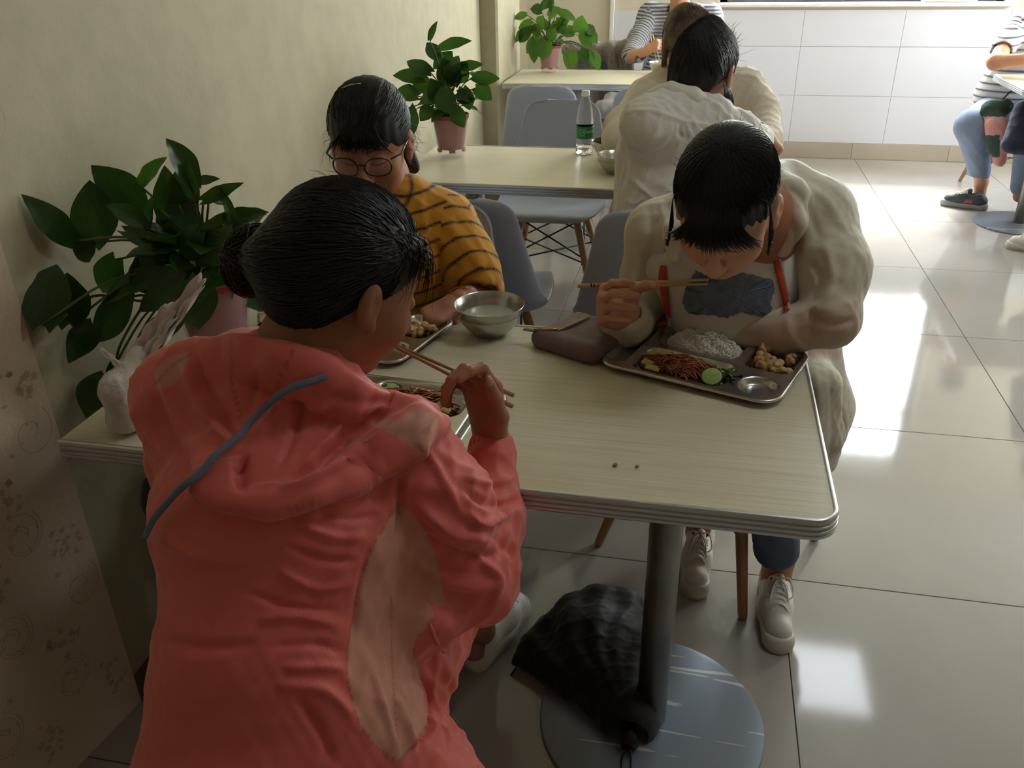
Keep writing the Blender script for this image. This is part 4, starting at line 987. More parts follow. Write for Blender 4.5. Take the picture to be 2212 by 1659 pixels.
def strands(name, fr, T, specs, m, parent, seed=1, shell=None, snap=()):
    """specs: (n, fn(rr)->list of local points, radius) ; thin tapering locks"""
    b = MB(); rr = random.Random(seed); vv = []; ff = []
    tree = BVHTree.FromPolygons([tuple(q) for q in shell[0]], shell[1].tolist()) if shell else None; cen = T+fr@np.array([0, -.02, .02])
    for n, fn, r0 in specs:
        for _ in range(n):
            pts = fn(rr); P = np.array(pts)@fr.T+T
            if tree and fn in snap:
                of = rr.uniform(-.0003, .0022)
                for q in range(len(P)):
                    d = P[q]-cen; d /= np.linalg.norm(d); h = tree.ray_cast(Vector(cen+d*.3), Vector(-d))
                    if h[0] is not None: P[q] = np.array(h[0])+d*of
            k = len(P); base = len(vv)
            tg = np.gradient(P, axis=0); tg /= np.linalg.norm(tg, axis=1)[:, None]+1e-9
            u = np.cross(tg, np.array([.3, .5, .81])); u /= np.linalg.norm(u, axis=1)[:, None]+1e-9; w_ = np.cross(tg, u)
            rr_ = r0*np.interp(np.linspace(0, 1, k), [0, .15, .75, 1], [.6, 1, .8, .12])
            for q in range(3):
                a = 2.094*q; vv.append(P+(u*math.cos(a)+w_*math.sin(a))*rr_[:, None])
            base = len(vv)-3
            ff.append((base, k))
    V = np.concatenate(vv); off = np.cumsum([0]+[len(x) for x in vv]); F = []
    for base, k in ff:
        for q in range(3):
            a, c = off[base+q], off[base+(q+1) % 3]; i = np.arange(k-1); F.append(np.stack([a+i, c+i, c+i+1, a+i+1], 1))
    o = meshobj(name, V, np.concatenate(F), m, parent); o['kind'] = 'stuff'; return o
def sph(a, e): return np.array([math.sin(a)*math.cos(e), math.cos(a)*math.cos(e), math.sin(e)])   # a=0 is the face side
def ellp(d, c=(0, -.014, .030), r=(.083, .101, .091), k=1.0):
    d = np.array(d, float); d /= np.linalg.norm(d); return np.array(c)+d*np.array(r)*k
def flow(a, b, n=9, lift=1.0, j=0, c=(0, -.014, .030), r=(.083, .101, .091), bulge=0):
    """lock lying on the head from direction a to direction b"""
    a = np.array(a, float)/np.linalg.norm(a); b = np.array(b, float)/np.linalg.norm(b); w_ = math.acos(max(-1, min(1, a@b)))+1e-6; out = []
    for i in range(n):
        t = i/(n-1); d = (math.sin((1-t)*w_)*a+math.sin(t*w_)*b)/math.sin(w_); out.append(ellp(d, c, r, lift+bulge*math.sin(math.pi*t)+j*(.5-abs(t-.5))))
    return out
def cloth_noise(c, f, a, seed=0, f2=None, a2=0):
    n = wav(c.v, 9, seed+2, 4)*.5+.6; d = (ridge(c.v, f, seed)-.35)*a*np.clip(n, .1, 1.2)
    if f2: d += (ridge(c.v, f2, seed+3)-.35)*a2
    return c.disp(d)
def drape(c, axis, f, a, seed=0, lo=8):
    """long soft folds running along an axis"""
    ax = np.array(axis, float); ax /= np.linalg.norm(ax); P = c.v-np.outer(c.v@ax, ax)*.82
    s = np.zeros(len(P))
    for i in range(3):
        j = (seed*3+i) % 40; d = _ND[j]-ax*(_ND[j]@ax); d /= np.linalg.norm(d); x = np.sin(P@d*f*(1+.45*i)+_NP[j]+1.2*wav(P, 14, seed+i, 3)); s += (1-np.abs(x))**1.6
    return c.disp((s/3-.4)*a*np.clip(wav(c.v, lo, seed+4, 3)*.9+.6, .1, 1.3))
def shoe(parent, loc, yaw, pitch, roll, cols, L=.245, name='shoe', laces=True, heel=None, lift=0):
    """toe towards local +y; local z=0 is the underside"""
    o0 = empty(name, loc); o0.parent = parent; o0.rotation_euler = (R(pitch), R(roll), R(yaw)); Ms, Mu = cols
    k = L/.245; B = Blob()
    B.cap((0, -.085*k, .016), (.004, .0, .016), .034, .032, .02).cap((.004, 0, .016), (-.002, .085*k, .016), .034, .037, .03)
    B.ell((0, 0, -.1), (.3, .3, .100), k=.002, sub=True).ell((0, 0, .130), (.3, .3, .1), k=.004, sub=True)
    v, F = B.mesh(.003, 2); meshobj('sole', v, F, Ms, o0)
    B = Blob(); B.cap((0, -.080*k, .045), (.0, -.062*k, .068), .030, .027, .02).cap((0, -.06*k, .045), (.002, .02, .045), .031, .032, .03).cap((.002, .02, .042), (-.002, .078*k, .036), .031, .030, .03).cap((0, -.055*k, .070), (0, .03*k, .058), .022, .022, .03)
    B.cap((0, -.035*k, .095), (0, -.042*k, .06), .020, .019, .01, True).ell((0, 0, -.08), (.3, .3, .104), k=.003, sub=True).ell((0, -.03, .19), (.2, .2, .1), k=.006, sub=True)
    v, F = B.mesh(.0028, 2); N = normals(v, F); v = v+N*(wav(v, 70, 3)*.0008)[:, None]; meshobj('upper', v, F, Mu, o0)
    Bt = Blob().cap((0, .012*k, .074), (0, -.012*k, .098), .016, .015, .01).cap((0, .04*k, .064), (0, .012*k, .074), .015, .017, .01); v, F = Bt.mesh(.003, 1); v[:, 2] -= 0; meshobj('tongue', v, F, Mu, o0)
    if laces:
        b = MB(); zt = lambda y: .078-.36*(y-.0)*1.0
        for i in range(5):
            y = -.004+.014*i; z = .0985-.0050*i
            b.tube(catmull([(-.021, y, z-.012), (-.008, y+.003, z+.001), (.008, y+.005, z+.001), (.021, y+.010, z-.013)], 4), .0022, 6, sx=1.6)
            b.tube(catmull([(.021, y, z-.012), (.008, y+.003, z+.003), (-.008, y+.005, z+.003), (-.021, y+.010, z-.013)], 4), .0022, 6, sx=1.6)
        z = .105
        for s in (-1, 1):
            b.tube(catmull([(0, -.004, z), (s*.022, -.002, z+.006), (s*.032, .022, z-.018), (s*.020, .034, z-.022), (s*.008, .012, z-.006), (0, -.004, z)], 5), .0020, 6)
            b.tube(catmull([(0, -.004, z), (s*.014, .018, z-.003), (s*.022, .048, z-.032)], 5), .0020, 6)
        b.build('laces', mat('white_lace', srgb(232, 230, 220), .7), o0)
    if heel:
        Bh = Blob().cap((0, -.104*k, .052), (0, -.098*k, .078), .018, .016, .01).cap((0, -.094*k, .05), (0, -.090*k, .078), .0265, .024, .01); v, F = Bh.mesh(.0028, 1); meshobj('heel_tab', v, F, heel, o0)
    return o0
M_sole = mat('off_white_sole', srgb(206, 200, 186), .55, bump=(80, .1)); M_upper = mat('white_leather', srgb(222, 218, 208), .42, bump=(200, .1), spec=.45)
def person(lab, loc, group=None):
    e = empty('person', loc); e['loc'] = list(loc); return setp(e, lab, 'person', group)
def fix_parent(e):
    """geometry was built in room coordinates: shift children under the empty"""
    L = Vector(e.location)
    for ch in e.children: ch.location = Vector(ch.location)-L
    if 'loc' in e: del e['loc']
# ------------------------------------------------------------------ woman in the coral jacket (back to us)
def coral_woman():
    e = person('woman in a coral hooded jacket with her hair in a bun, seen from behind', (-.49, .60, 0))
    sk = srgb(150, 104, 76); HF = frame((.55, .66, -.50), (.12, .1, 1)); HT = dd(748, 606, 1.07)
    neck = dd(650, 800, 1.16)
    hv, hF = head_blob().cap((0, -.018, -.05), (0, -.030, -.105), .046, .046, .03).xf(HF, HT).cap(HT+HF@np.array([0, -.02, -.09]), neck+[0, .06, -.06], .046, .048, .04).mesh(.0024, 2)
    Wp = dd(1062, 950, 1.255); 
    HB, tips = hand_blob(Wp, (-.22, .10, 1), (-.55, -.83, .05), (.8, -.5, .1), [(26, 54, 22), (40, 66, 30), (46, 72, 34), (50, 74, 36)], [(.80, .80, .10), (.05, 1.0, .12), (-.22, 1.0, .05)], 1.0)
    gv, gF = HB.mesh(.0018, 2)
    # legs and far arm (mostly hidden), one continuous lower body
    LB = Blob(); pel = np.array([-.50, .60, .50])
    LB.cap(pel+[-.05, 0, 0], (-.56, .98, .50), .06, .055, .04).cap((-.56, .98, .50), (-.62, 1.08, .12), .055, .038, .03).cap(pel+[.06, 0, 0], (-.36, 1.06, .50), .06, .052, .04).chain([(-.36, 1.06, .50), (-.372, 1.22, .29), (-.385, 1.375, .09)], [.055, .048, .034], .03)
    LB.cap(pel+[-.05, 0, 0], pel+[.08, 0, 0], .08, .08, .05).cap(pel, neck+[0, 0, -.12], .09, .06, .05)
    lv, lF = LB.mesh(.008, 1)
    body_mesh('body', e, [(hv, hF, skin_cols(hv, sk, HF, HT)), (gv, gF, skin_cols(gv, srgb(172, 118, 92))), (lv, lF, skin_cols(lv, sk))])
    nl = MB(); p, q = tips[4][2], tips[4][3]; d = (q-p)/np.linalg.norm(q-p); cv = np.array([0, 0, CAM_H])-q; cv -= d*(cv@d); cv /= np.linalg.norm(cv); sd = np.cross(d, cv)
    B = Blob().ell(q-d*.001+cv*.0062, (.0052, .0075, .0022), np.stack([sd, d, cv], 1), k=.001); v, F = B.mesh(.0009, 1); meshobj('thumb_nail', v, F, mat('nail', srgb(196, 150, 132), .25), e)
    # jacket
    coral = srgb(226, 110, 100); pale = srgb(212, 148, 126); dk = srgb(150, 62, 54)
    B = Blob(); C = lambda px, py, d: dd(px, py, d)
    B.ell((-.472, .640, .50), (.165, .130, .15), k=.05)
    B.ell((-.472, .700, .63), (.152, .115, .15), frame((0, 1, .35)), k=.08)
    B.ell((-.485, .800, .76), (.172, .118, .16), frame((0, 1, .5)), k=.08)
    B.ell((-.500, .865, .835), (.160, .098, .10), frame((0, 1, .6)), k=.08)
    sL, sR = C(402, 858, 1.13), C(862, 968, 1.11)
    B.cap(sL, sR, .066, .066, .05).cap(C(560, 822, 1.13), C(690, 872, 1.13), .072, .064, .05)
    EL = C(1035, 1255, 1.155); WR = C(1062, 985, 1.245)
    B.chain([sR, C(958, 1085, 1.11), EL], [.064, .060, .052], .035)
    B.chain([EL, C(1058, 1120, 1.20), WR], [.050, .046, .037], .03)
    B.cap(WR+[0, 0, .004], C(1062, 962, 1.25), .037, .0315, .01)
    B.chain([sL, C(405, 1000, 1.22), (-.65, 1.04, .80)], [.060, .050, .042], .04)
    # flaring hem over the right hip and thigh
    B.chain([(-.36, .68, .58), (-.31, .70, .46), (-.22, .72, .32)], [.085, .090, .075], .05).chain([(-.44, .56, .50), (-.42, .54, .36), (-.40, .54, .26)], [.12, .14, .14], .05).chain([(-.54, .57, .52), (-.53, .60, .36), (-.52, .60, .26)], [.07, .07, .07], .05)
    B.cap((-.38, .66, .52), (-.34, .95, .53), .085, .075, .04)
    B.chain([C(455, 790, 1.13), C(510, 768, 1.09), C(570, 762, 1.055), C(635, 772, 1.035), C(700, 800, 1.035), C(755, 842, 1.05), C(805, 892, 1.08)], [.022, .024, .025, .025, .024, .023, .020], .025).cap(C(880, 1170, 1.15), C(905, 1330, 1.12), .05, .055, .04).cap(C(690, 745, 1.15), C(740, 840, 1.19), .050, .058, k=.014, sub=True)
    c = Cloth(B, .0042, 3)
    cloth_noise(c, 34, .0035, 1, 85, .0018); drape(c, (.75, .1, .65), 60, .0075, 2); drape(c, (-.5, .2, .8), 110, .004, 5)
    hood = [(372, 752), (440, 735), (530, 722), (640, 742), (720, 770), (772, 812), (830, 850), (905, 868), (960, 905), (972, 930), (915, 985), (840, 1035), (760, 1075), (670, 1105), (590, 1122), (520, 1118), (455, 1098), (412, 1060), (418, 1012), (372, 905), (330, 800)]
    c.layer(hood, .018, 12).re(1)
    c.layer([(420, 1012), (520, 985), (528, 1062), (600, 1060), (700, 1000), (800, 930), (880, 878), (905, 868), (960, 905), (915, 985), (760, 1075), (590, 1122), (455, 1098), (412, 1060)], .014, 9).re(1)
    L_ = [([(600, 1058), (690, 1000), (770, 930), (860, 870)], 8, -.010), ([(525, 1060), (640, 1045), (760, 985), (880, 900)], 9, .008), ([(528, 985), (524, 1030), (530, 1062)], 6, -.016), ([(545, 960), (600, 880), (660, 830)], 10, .006), ([(600, 1010), (640, 930), (660, 850)], 7, -.007), ([(655, 1000), (740, 920), (800, 850)], 9, .007), ([(395, 760), (420, 850), (470, 930), (520, 980)], 12, .009), ([(420, 760), (450, 850), (520, 960)], 7, -.007), ([(560, 800), (545, 860), (530, 900)], 4, -.006), ([(650, 830), (668, 870), (720, 880)], 10, .007), ([(700, 850), (790, 870), (860, 860)], 8, -.006),
          ([(870, 1020), (862, 1080), (860, 1180)], 5, -.007), ([(765, 1400), (770, 1300), (800, 1180), (850, 1110)], 5, -.004), ([(900, 1090), (980, 1150), (1060, 1160)], 14, .010), ([(890, 1140), (960, 1190), (1050, 1205), (1100, 1180)], 10, -.008), ([(880, 1200), (960, 1250), (1060, 1270)], 14, .008), ([(1010, 1110), (1050, 1130), (1110, 1100)], 8, .009), ([(1005, 1060), (1060, 1090), (1118, 1080)], 6, -.008), ([(1000, 1030), (1060, 1045), (1115, 1030)], 7, .005), ([(900, 940), (960, 1040), (1000, 1120)], 9, .004), ([(1020, 1190), (1080, 1250), (1060, 1310)], 8, .006), ([(1050, 1150), (1105, 1190), (1110, 1240)], 7, -.006),
          ([(560, 1340), (640, 1330), (730, 1350)], 9, .006), ([(540, 1280), (620, 1310), (735, 1320)], 8, -.005), ([(600, 1230), (680, 1270), (760, 1260)], 7, .005), ([(620, 1180), (700, 1210), (770, 1210)], 7, -.005), ([(640, 1130), (720, 1160), (790, 1160)], 8, .005), ([(680, 1110), (760, 1120), (820, 1110)], 6, -.004), ([(580, 1400), (680, 1390), (740, 1410)], 8, -.005), ([(600, 1440), (690, 1440), (745, 1445)], 8, .005), ([(600, 1480), (700, 1490), (770, 1560)], 12, .006), ([(640, 1500), (690, 1580), (720, 1659)], 12, -.006), ([(330, 1150), (420, 1200), (560, 1220)], 14, .004), ([(330, 1380), (450, 1400), (560, 1390)], 14, -.004),
          ([(850, 1500), (880, 1560), (905, 1640)], 7, .005), ([(800, 1440), (830, 1530), (860, 1640)], 6, .004), ([(905, 1440), (935, 1500), (930, 1570), (895, 1625)], 6, -.012), ([(950, 1420), (1000, 1530), (1060, 1640)], 16, .008), ([(930, 1450), (960, 1560), (990, 1659)], 12, -.006)]
    c.crease([(p_, w_, a_*1.35) for p_, w_, a_ in L_]).re(1)
    c.c[:] = coral[:3]; c.c *= (1+.03*wav(c.v, 20, 4))[:, None]
    side = [(860, 1088), (800, 1190), (770, 1290), (752, 1400), (752, 1470), (775, 1560), (820, 1620), (862, 1646), (900, 1600), (925, 1560), (908, 1460), (892, 1400), (940, 1330), (920, 1290), (900, 1250), (872, 1200)]
    c.paint(side, pale); c.paint([(862, 1090), (900, 1120), (935, 1180), (960, 1290), (975, 1310), (940, 1310), (900, 1262), (868, 1200)], pale)
    c.paint([(866, 905), (890, 878), (915, 880), (950, 905), (930, 965), (905, 985), (860, 945), (795, 915)], pale)
    c.paint([(335, 800), (360, 772), (410, 760), (400, 800), (378, 830), (340, 845)], pale)
    for pts, w_ in (([(500, 735), (500, 820), (520, 900)], 2), ([(640, 745), (600, 830), (590, 900)], 2.2), ([(420, 1012), (470, 996), (522, 990)], 2.2), ([(960, 940), (880, 1010), (780, 1065), (690, 1100)], 2.5), ([(862, 1010), (858, 1080), (866, 1150)], 2.5), ([(858, 1092), (800, 1190), (770, 1290), (752, 1400), (752, 1470), (775, 1560), (820, 1620), (862, 1646)], 2.2), ([(845, 1290), (848, 1450), (862, 1640)], 1.8), ([(935, 905), (915, 950), (890, 990)], 3), ([(335, 830), (372, 790), (410, 765)], 2.5), ([(940, 1330), (895, 1395), (908, 1460), (925, 1560), (862, 1646)], 2.2)): c.seam(pts, w_, dk, .55)
    M = vcmat('coral_cloth', .52, bump=(700, .06, 2), spec=.35, sheen=.25)
    jk = c.build('jacket', M, e); bv = c.bvh()
    # gathered cuff
    b = MB(); 
    def cuff(s, t):
        a = s*6.283; r_ = .0335+.0022*math.sin(24*a)-.004*t*t; ax = np.array(C(1062, 950, 1.262))-WR; ax /= np.linalg.norm(ax); u = np.cross(ax, [1, 0, 0]); u /= np.linalg.norm(u); w_ = np.cross(ax, u)
        return WR+ax*(.006+.022*t)+(u*math.cos(a)+w_*math.sin(a))*r_
    b.grid(cuff, 120, 6, True); o = meshobj('cuff', b.v, b.f, M, e, cols=np.tile(coral[:3], (len(b.v), 1))); md = o.modifiers.new('t', 'SOLIDIFY'); md.thickness = .003
    # blue-grey strap lying across the back
    px = [(706, 812), (672, 822), (640, 836), (600, 866), (556, 905), (512, 950), (470, 990), (440, 1022), (405, 1052), (372, 1085), (340, 1125), (322, 1158), (316, 1190)]
    sb = empty('shoulder_bag', (-.66, .93, .62)); setp(sb, 'black shoulder bag with a blue-grey cord strap on the coral jacket woman', 'bag')
    v, F = Blob().cap(C(338, 1052, 1.24), C(340, 1080, 1.24), .020, .022, .02).cap(C(372, 1070, 1.27), C(375, 1160, 1.27), .03, .035, .03).mesh(.004, 1); o = meshobj('pouch', v, F, mat('black_bag', srgb(24, 24, 26), .6), sb); o.location = (.66, -.93, -.62)
    pts = [hit(bv, x, y, .005) for x, y in px]; pts = [p for p in pts if p is not None]; cm = np.array([0, 0, CAM_H]); pts = catmull(pts, 4); D_ = [np.linalg.norm(p-cm) for p in pts]; D_ = [min(D_[max(0, i-5):i+6]) for i in range(len(D_))]; D_ = np.convolve(np.pad(D_, 3, mode='edge'), np.ones(7)/7, 'valid'); pts = [cm+(p-cm)/np.linalg.norm(p-cm)*d for p, d in zip(pts, D_)]
    b = MB().tube(pts, .0030, 8, sx=1.6); o = b.build('strap', mat('blue_grey_cord', srgb(112, 124, 150), .6, bump=(500, .4)), sb); o.location = (.66, -.93, -.62)
    # drawstring by the pocket
    q = [hit(bv, x, y, .006) for x, y in ((925, 1345), (940, 1380), (952, 1412))]; q = [p for p in q if p is not None]
    if len(q) > 1: MB().tube(q, .0025, 6).build('drawstring', mat('coral_cord', coral, .6), e)
    # hair: gathered back into a bun
    B = Blob().ell((0, -.016, .036), (.081, .098, .086), k=.02).ell((0, -.055, -.012), (.070, .050, .066), k=.03).ell((0, .118, -.052), (.088, .068, .108), k=.012, sub=True)
    for s in (-1, 1): B.ell((s*.086, .012, -.046), (.030, .040, .048), k=.012, sub=True)
    hs = B.xf(HF, HT); bun = dd(548, 562, 1.10)
    hs.cap(HT+HF@np.array([-.01, -.09, .0]), bun, .030, .026, .03)
    v, F = hs.mesh(.003, 2); N = normals(v, F); l = (v-HT)@HF; ang = np.arctan2(l[:, 0], l[:, 2]-.0)
    v = v+N*(.0004*np.sin(ang*70+wav(v, 30, 2)*3))[:, None]; shell = (v, F); hr = meshobj('hair', v, F, M_hair_s, e); v, F = Blob().ell(bun, (.041, .036, .046), HF, k=.02).mesh(.0028, 1); N = normals(v, F); v = v+N*(.0022*np.sin(((v-bun)@HF)@np.array([140, 60, 150])+2.2*wav(v, 50, 1))+wav(v, 60, 7)*.003)[:, None]; meshobj('hair_bun', v, F, M_hair, e)
    bl = (bun-HT)@HF; bd = bl-np.array([0, -.014, .030])
    def back(rr):
        a = rr.uniform(-3.1, 3.1); el = rr.uniform(.2, 1.45) if abs(a) < 1.15 else rr.uniform(-.45, 1.3); st = sph(a, el)
        if abs(a) < 1.15 and el < .62: el = .62; st = sph(a, .66+rr.random()*.3)
        return flow(st, bd+np.array([rr.gauss(0, .012), 0, rr.gauss(0, .012)]), 10, 1.0+rr.uniform(.0, .028))
    def nape(rr):
        a = math.pi+rr.uniform(-1.2, 1.2); return flow(sph(a, -.75+rr.uniform(-.12, .1)), bd+np.array([rr.gauss(0, .015), 0, rr.gauss(0, .01)]), 8, 1.0+rr.uniform(0, .04), c=(0, -.030, .012), r=(.080, .082, .086))
    def bunl(rr):
        ax = np.array([rr.gauss(0, 1), rr.gauss(0, .3), rr.gauss(0, 1)]); ax /= np.linalg.norm(ax); u = np.cross(ax, [0, 1, 0]); u /= np.linalg.norm(u); w_ = np.cross(ax, u); R_ = .041+rr.uniform(-.002, .004); a0 = rr.random()*6
        return [bl+(u*math.cos(a0+t)+w_*math.sin(a0+t))*R_*np.array([1, .92, 1.12]) for t in np.linspace(0, 2.6, 9)]
    def wisp(rr):
        a = rr.uniform(.5, 1.5); st = ellp(sph(a, rr.uniform(.35, .7))); d = np.array([rr.uniform(-.1, .5), 1.0, rr.uniform(-.7, .1)]); L = rr.uniform(.012, .042)
        return [st+d*L*t+np.array([0, 0, -.03])*t*t+np.array([0, .004, .004])*math.sin(t*4) for t in np.linspace(0, 1, 7)]
    def stray(rr):
        st = ellp(sph(rr.uniform(-3, 3), rr.uniform(-.2, 1.4)), k=1.0); d = np.array([rr.gauss(0, 1), rr.gauss(0, 1), rr.gauss(0, .7)]); d /= np.linalg.norm(d); t0 = st-np.array([0, -.014, .03]); t0 /= np.linalg.norm(t0)
        return [st+(d*.018+t0*.008)*t+np.array([.004, 0, .004])*math.sin(t*5) for t in np.linspace(0, 1, 6)]
    strands('hair_strands', HF, HT, [(2600, back, .0012), (900, nape, .0011), (700, bunl, .0013), (90, wisp, .0006), (60, stray, .0003)], M_hair_s, e, 3, shell, (back, nape))
    # white trainer with a pink heel
    tn = dd(1062, 1390, 1.75); p0 = (-.366, 1.452, .001)
    shoe(e, p0, -17, 0, 0, (M_sole, M_upper), .262, heel=mat('pink_heel', srgb(176, 120, 122), .25, metal=.4))
    shoe(e, (-.66, 1.18, .002), 8, 0, 0, (M_sole, M_upper), .25, heel=MATS['pink_heel'])
    fix_parent(e)
    # chopsticks
    for k, (a, b_, lab) in enumerate(((dd(846, 742, 1.19), dd(1109, 854, 1.262), 'upper wooden chopstick in the hand of the coral jacket woman'), (dd(848, 746, 1.185), dd(1107, 878, 1.25), 'lower wooden chopstick in the hand of the coral jacket woman'))):
        setp(MB().tube([a, b_], [.0022, .0036], 12).build('chopstick', mat('bamboo_chopstick', srgb(176, 132, 88), .5, noise=(30, .5, srgb(150, 108, 68)))), lab, 'chopsticks', 'chopsticks of the coral jacket woman')
coral_woman()
# ------------------------------------------------------------------ woman in the cream zip jacket (facing us, right)
def cream_woman():
    e = person('woman in a sheer cream zip jacket bending over her tray with chopsticks', (.15, 1.86, 0))
    sk = srgb(214, 160, 130); HF = frame((-.14, -.76, -.64), (-.05, -.2, 1)); HT = dd(1568, 440, 1.385)
    C = dd; nk = C(1640, 470, 1.56)
    hv, hF = head_blob(1.02).xf(HF, HT).cap(HT+HF@np.array([0, -.03, -.05]), HT+HF@np.array([0, -.055, -.12]), .046, .044, .03).cap(HT+HF@np.array([0, -.055, -.12]), nk, .044, .046, .04).mesh(.0024, 2)
    Wp = C(1366, 690, 1.625)
    HB, tips = hand_blob(Wp, (-.55, -.50, .50), (.80, -.25, .10), (.2, .1, 1), [(62, 34, 12), (68, 38, 18), (72, 42, 20), (76, 46, 22)], [(.55, .55, .60), (.12, .25, .95), (-.12, -.05, 1.0)], .98)
    gv, gF = HB.mesh(.0019, 2)
    H2, _ = hand_blob(C(1500, 705, 1.70), (-1, .25, -.1), (0, .1, -1), (0, 1, 0), [(20, 30, 10)]*4, [(.8, .6, 0), (.5, .9, 0), (.2, 1, 0)], .95)
    g2, gF2 = H2.mesh(.003, 2)
    LB = Blob(); pel = np.array([.15, 1.86, .50]); kR, kL = np.array([.0, 1.52, .52]), np.array([.18, 1.50, .52])
    LB.cap(pel+[-.08, 0, 0], pel+[.08, 0, 0], .09, .09, .05).cap(pel, nk, .09, .07, .05).cap(pel, kR, .07, .055).cap(pel, kL, .07, .055)
    aL = np.array([.270, 1.715, .10]); aR = np.array([.085, 1.86, .10])
    LB.cap(kL, aL+[0, 0, .03], .048, .037, .03).cap(aL+[0, 0, .05], aL+[0, -.01, -.04], .037, .036, .02).cap(kR, aR+[0, 0, .03], .048, .033, .03).cap(aR+[0, 0, .04], aR+[0, 0, -.04], .034, .036, .02)
    lv, lF = LB.mesh(.006, 1)
    body_mesh('body', e, [(hv, hF, skin_cols(hv, sk, HF, HT)), (gv, gF, skin_cols(gv, srgb(206, 152, 124))), (g2, gF2, skin_cols(g2, srgb(150, 96, 78))), (lv, lF, skin_cols(lv, srgb(176, 120, 90)))])
    for i, (p, q, m) in enumerate(((tips[4][2], tips[4][3], tips[4][1]),)):
        d = (q-p)/np.linalg.norm(q-p); cv = np.array([0, 0, CAM_H])-q; cv -= d*(cv@d); cv /= np.linalg.norm(cv); sd = np.cross(d, cv)
        v, F = Blob().ell(q-d*.001+cv*.0064, (.0052, .0072, .0022), np.stack([sd, d, cv], 1), k=.001).mesh(.0009, 1); meshobj('thumb_nail', v, F, mat('nail_pale', srgb(216, 170, 152), .2), e)
    # t-shirt with a frayed denim patch
    white = srgb(226, 222, 214); B = Blob()
    B.ell(C(1580, 640, 1.66), (.13, .085, .15), k=.05).ell((.14, 1.80, .62), (.14, .10, .16), k=.06).cap(C(1450, 560, 1.68), C(1710, 540, 1.66), .06, .06, .05)
    B.cap(HT+HF@np.array([0, -.03, -.13]), HT+HF@np.array([0, .045, -.15]), .056, .05, .012, True)
    c = Cloth(B, .004, 2); cloth_noise(c, 40, .003, 3); drape(c, (0, 0, 1), 60, .004, 1); c.re(1); c.c[:] = white[:3]; c.build('t_shirt', vcmat('cotton_jersey', .8, bump=(300, .1)), e); bv = c.bvh()
    out = [(1503, 585), (1520, 592), (1545, 598), (1575, 600), (1603, 590), (1640, 598), (1668, 602), (1673, 625), (1664, 655), (1668, 680), (1640, 683), (1600, 672), (1570, 686), (1530, 680), (1490, 678), (1474, 655), (1480, 625), (1492, 605)]
    rr = random.Random(4); edge = []
    for i in range(len(out)):
        a, b_ = out[i], out[(i+1) % len(out)]
        for k in range(7): t = k/7; edge.append((a[0]+(b_[0]-a[0])*t+rr.uniform(-2, 2), a[1]+(b_[1]-a[1])*t+rr.uniform(-2.5, 2.5)))
    cx, cy = 1575, 640; V = []; Fp = []; rings = 7
    for k in range(rings):
        t = (k+1)/rings
        for x, y in edge: V.append(hit(bv, cx+(x-cx)*t, cy+(y-cy)*t, .0035 if k < rings-1 else .0022))
    c0 = hit(bv, cx, cy, .0035); n = len(edge); V = [p if p is not None else c0 for p in V]; V.append(c0)
    for i in range(n): Fp.append((len(V)-1, i, (i+1) % n))
    for k in range(rings-1):
        for i in range(n): Fp.append((k*n+i, (k+1)*n+i, (k+1)*n+(i+1) % n, k*n+(i+1) % n))
    meshobj('denim_patch', V, Fp, mat('denim_patch', srgb(110, 126, 146), .9, noise=(60, .8, srgb(136, 150, 166)), bump=(400, .6, 2)), e)
    # sheer jacket
    cream = srgb(216, 208, 190); arm = srgb(204, 182, 164)
    B = Blob(); sL, sR = C(1760, 470, 1.63), C(1425, 505, 1.68)
    B.ell(C(1610, 560, 1.74), (.165, .10, .15), k=.05).ell((.155, 1.86, .64), (.165, .115, .18), k=.08).ell((.16, 1.90, .48), (.20, .15, .12), k=.06)
    B.cap(sR, sL, .062, .068, .05).cap(C(1500, 430, 1.66), C(1700, 400, 1.64), .040, .050, .04).chain([C(1665, 385, 1.60), C(1708, 420, 1.545), C(1712, 480, 1.53), C(1690, 540, 1.55)], [.030, .026, .022, .016], .03).chain([C(1478, 440, 1.62), C(1462, 500, 1.58), C(1458, 560, 1.58)], [.024, .02, .014], .03)
    # her left sleeve (right in the picture)
    eL = C(1796, 690, 1.56); B.chain([sL, C(1800, 580, 1.59), eL], [.072, .062, .050], .035).chain([eL, C(1690, 716, 1.60), C(1560, 712, 1.66), C(1500, 700, 1.70)], [.050, .043, .036, .032], .02)
    # her right sleeve
    eR = C(1385, 690, 1.78); B.chain([sR, C(1405, 600, 1.74), eR], [.062, .056, .046], .035).chain([eR, C(1352, 706, 1.64)], [.044, .043], .02).cap(C(1325, 688, 1.63), C(1378, 692, 1.63), .030, .030, .02)
    # skirt of the jacket hanging off the seat
    B.chain([(.30, 1.86, .60), (.330, 1.86, .46), (.330, 1.84, .345)], [.06, .068, .060], .05).chain([(.30, 1.74, .58), (.31, 1.72, .46), (.30, 1.73, .40)], [.05, .045, .03], .05)
    B.cap(C(1362, 690, 1.625), C(1330, 640, 1.60), .024, .032, .008, True)
    # open front: remove a wedge so that the shirt shows
    for (x0, y0, x1, y1) in ((1480, 500, 1480, 720), (1520, 500, 1520, 720), (1560, 500, 1565, 715), (1610, 500, 1615, 690), (1640, 520, 1650, 668)): B.cap(C(x0, y0, 1.50), C(x1, y1, 1.545), .034, .034, .006, True)
    B.cap(HT+HF@np.array([0, -.01, -.06]), HT+HF@np.array([0, -.03, -.14]), .052, .050, .012, True)
    c = Cloth(B, .004, 2); cloth_noise(c, 46, .002, 2, 95, .0015); drape(c, (.1, -.1, 1), 75, .0050, 3); c.re(2); drape(c, (.5, .2, .8), 120, .0022, 6)
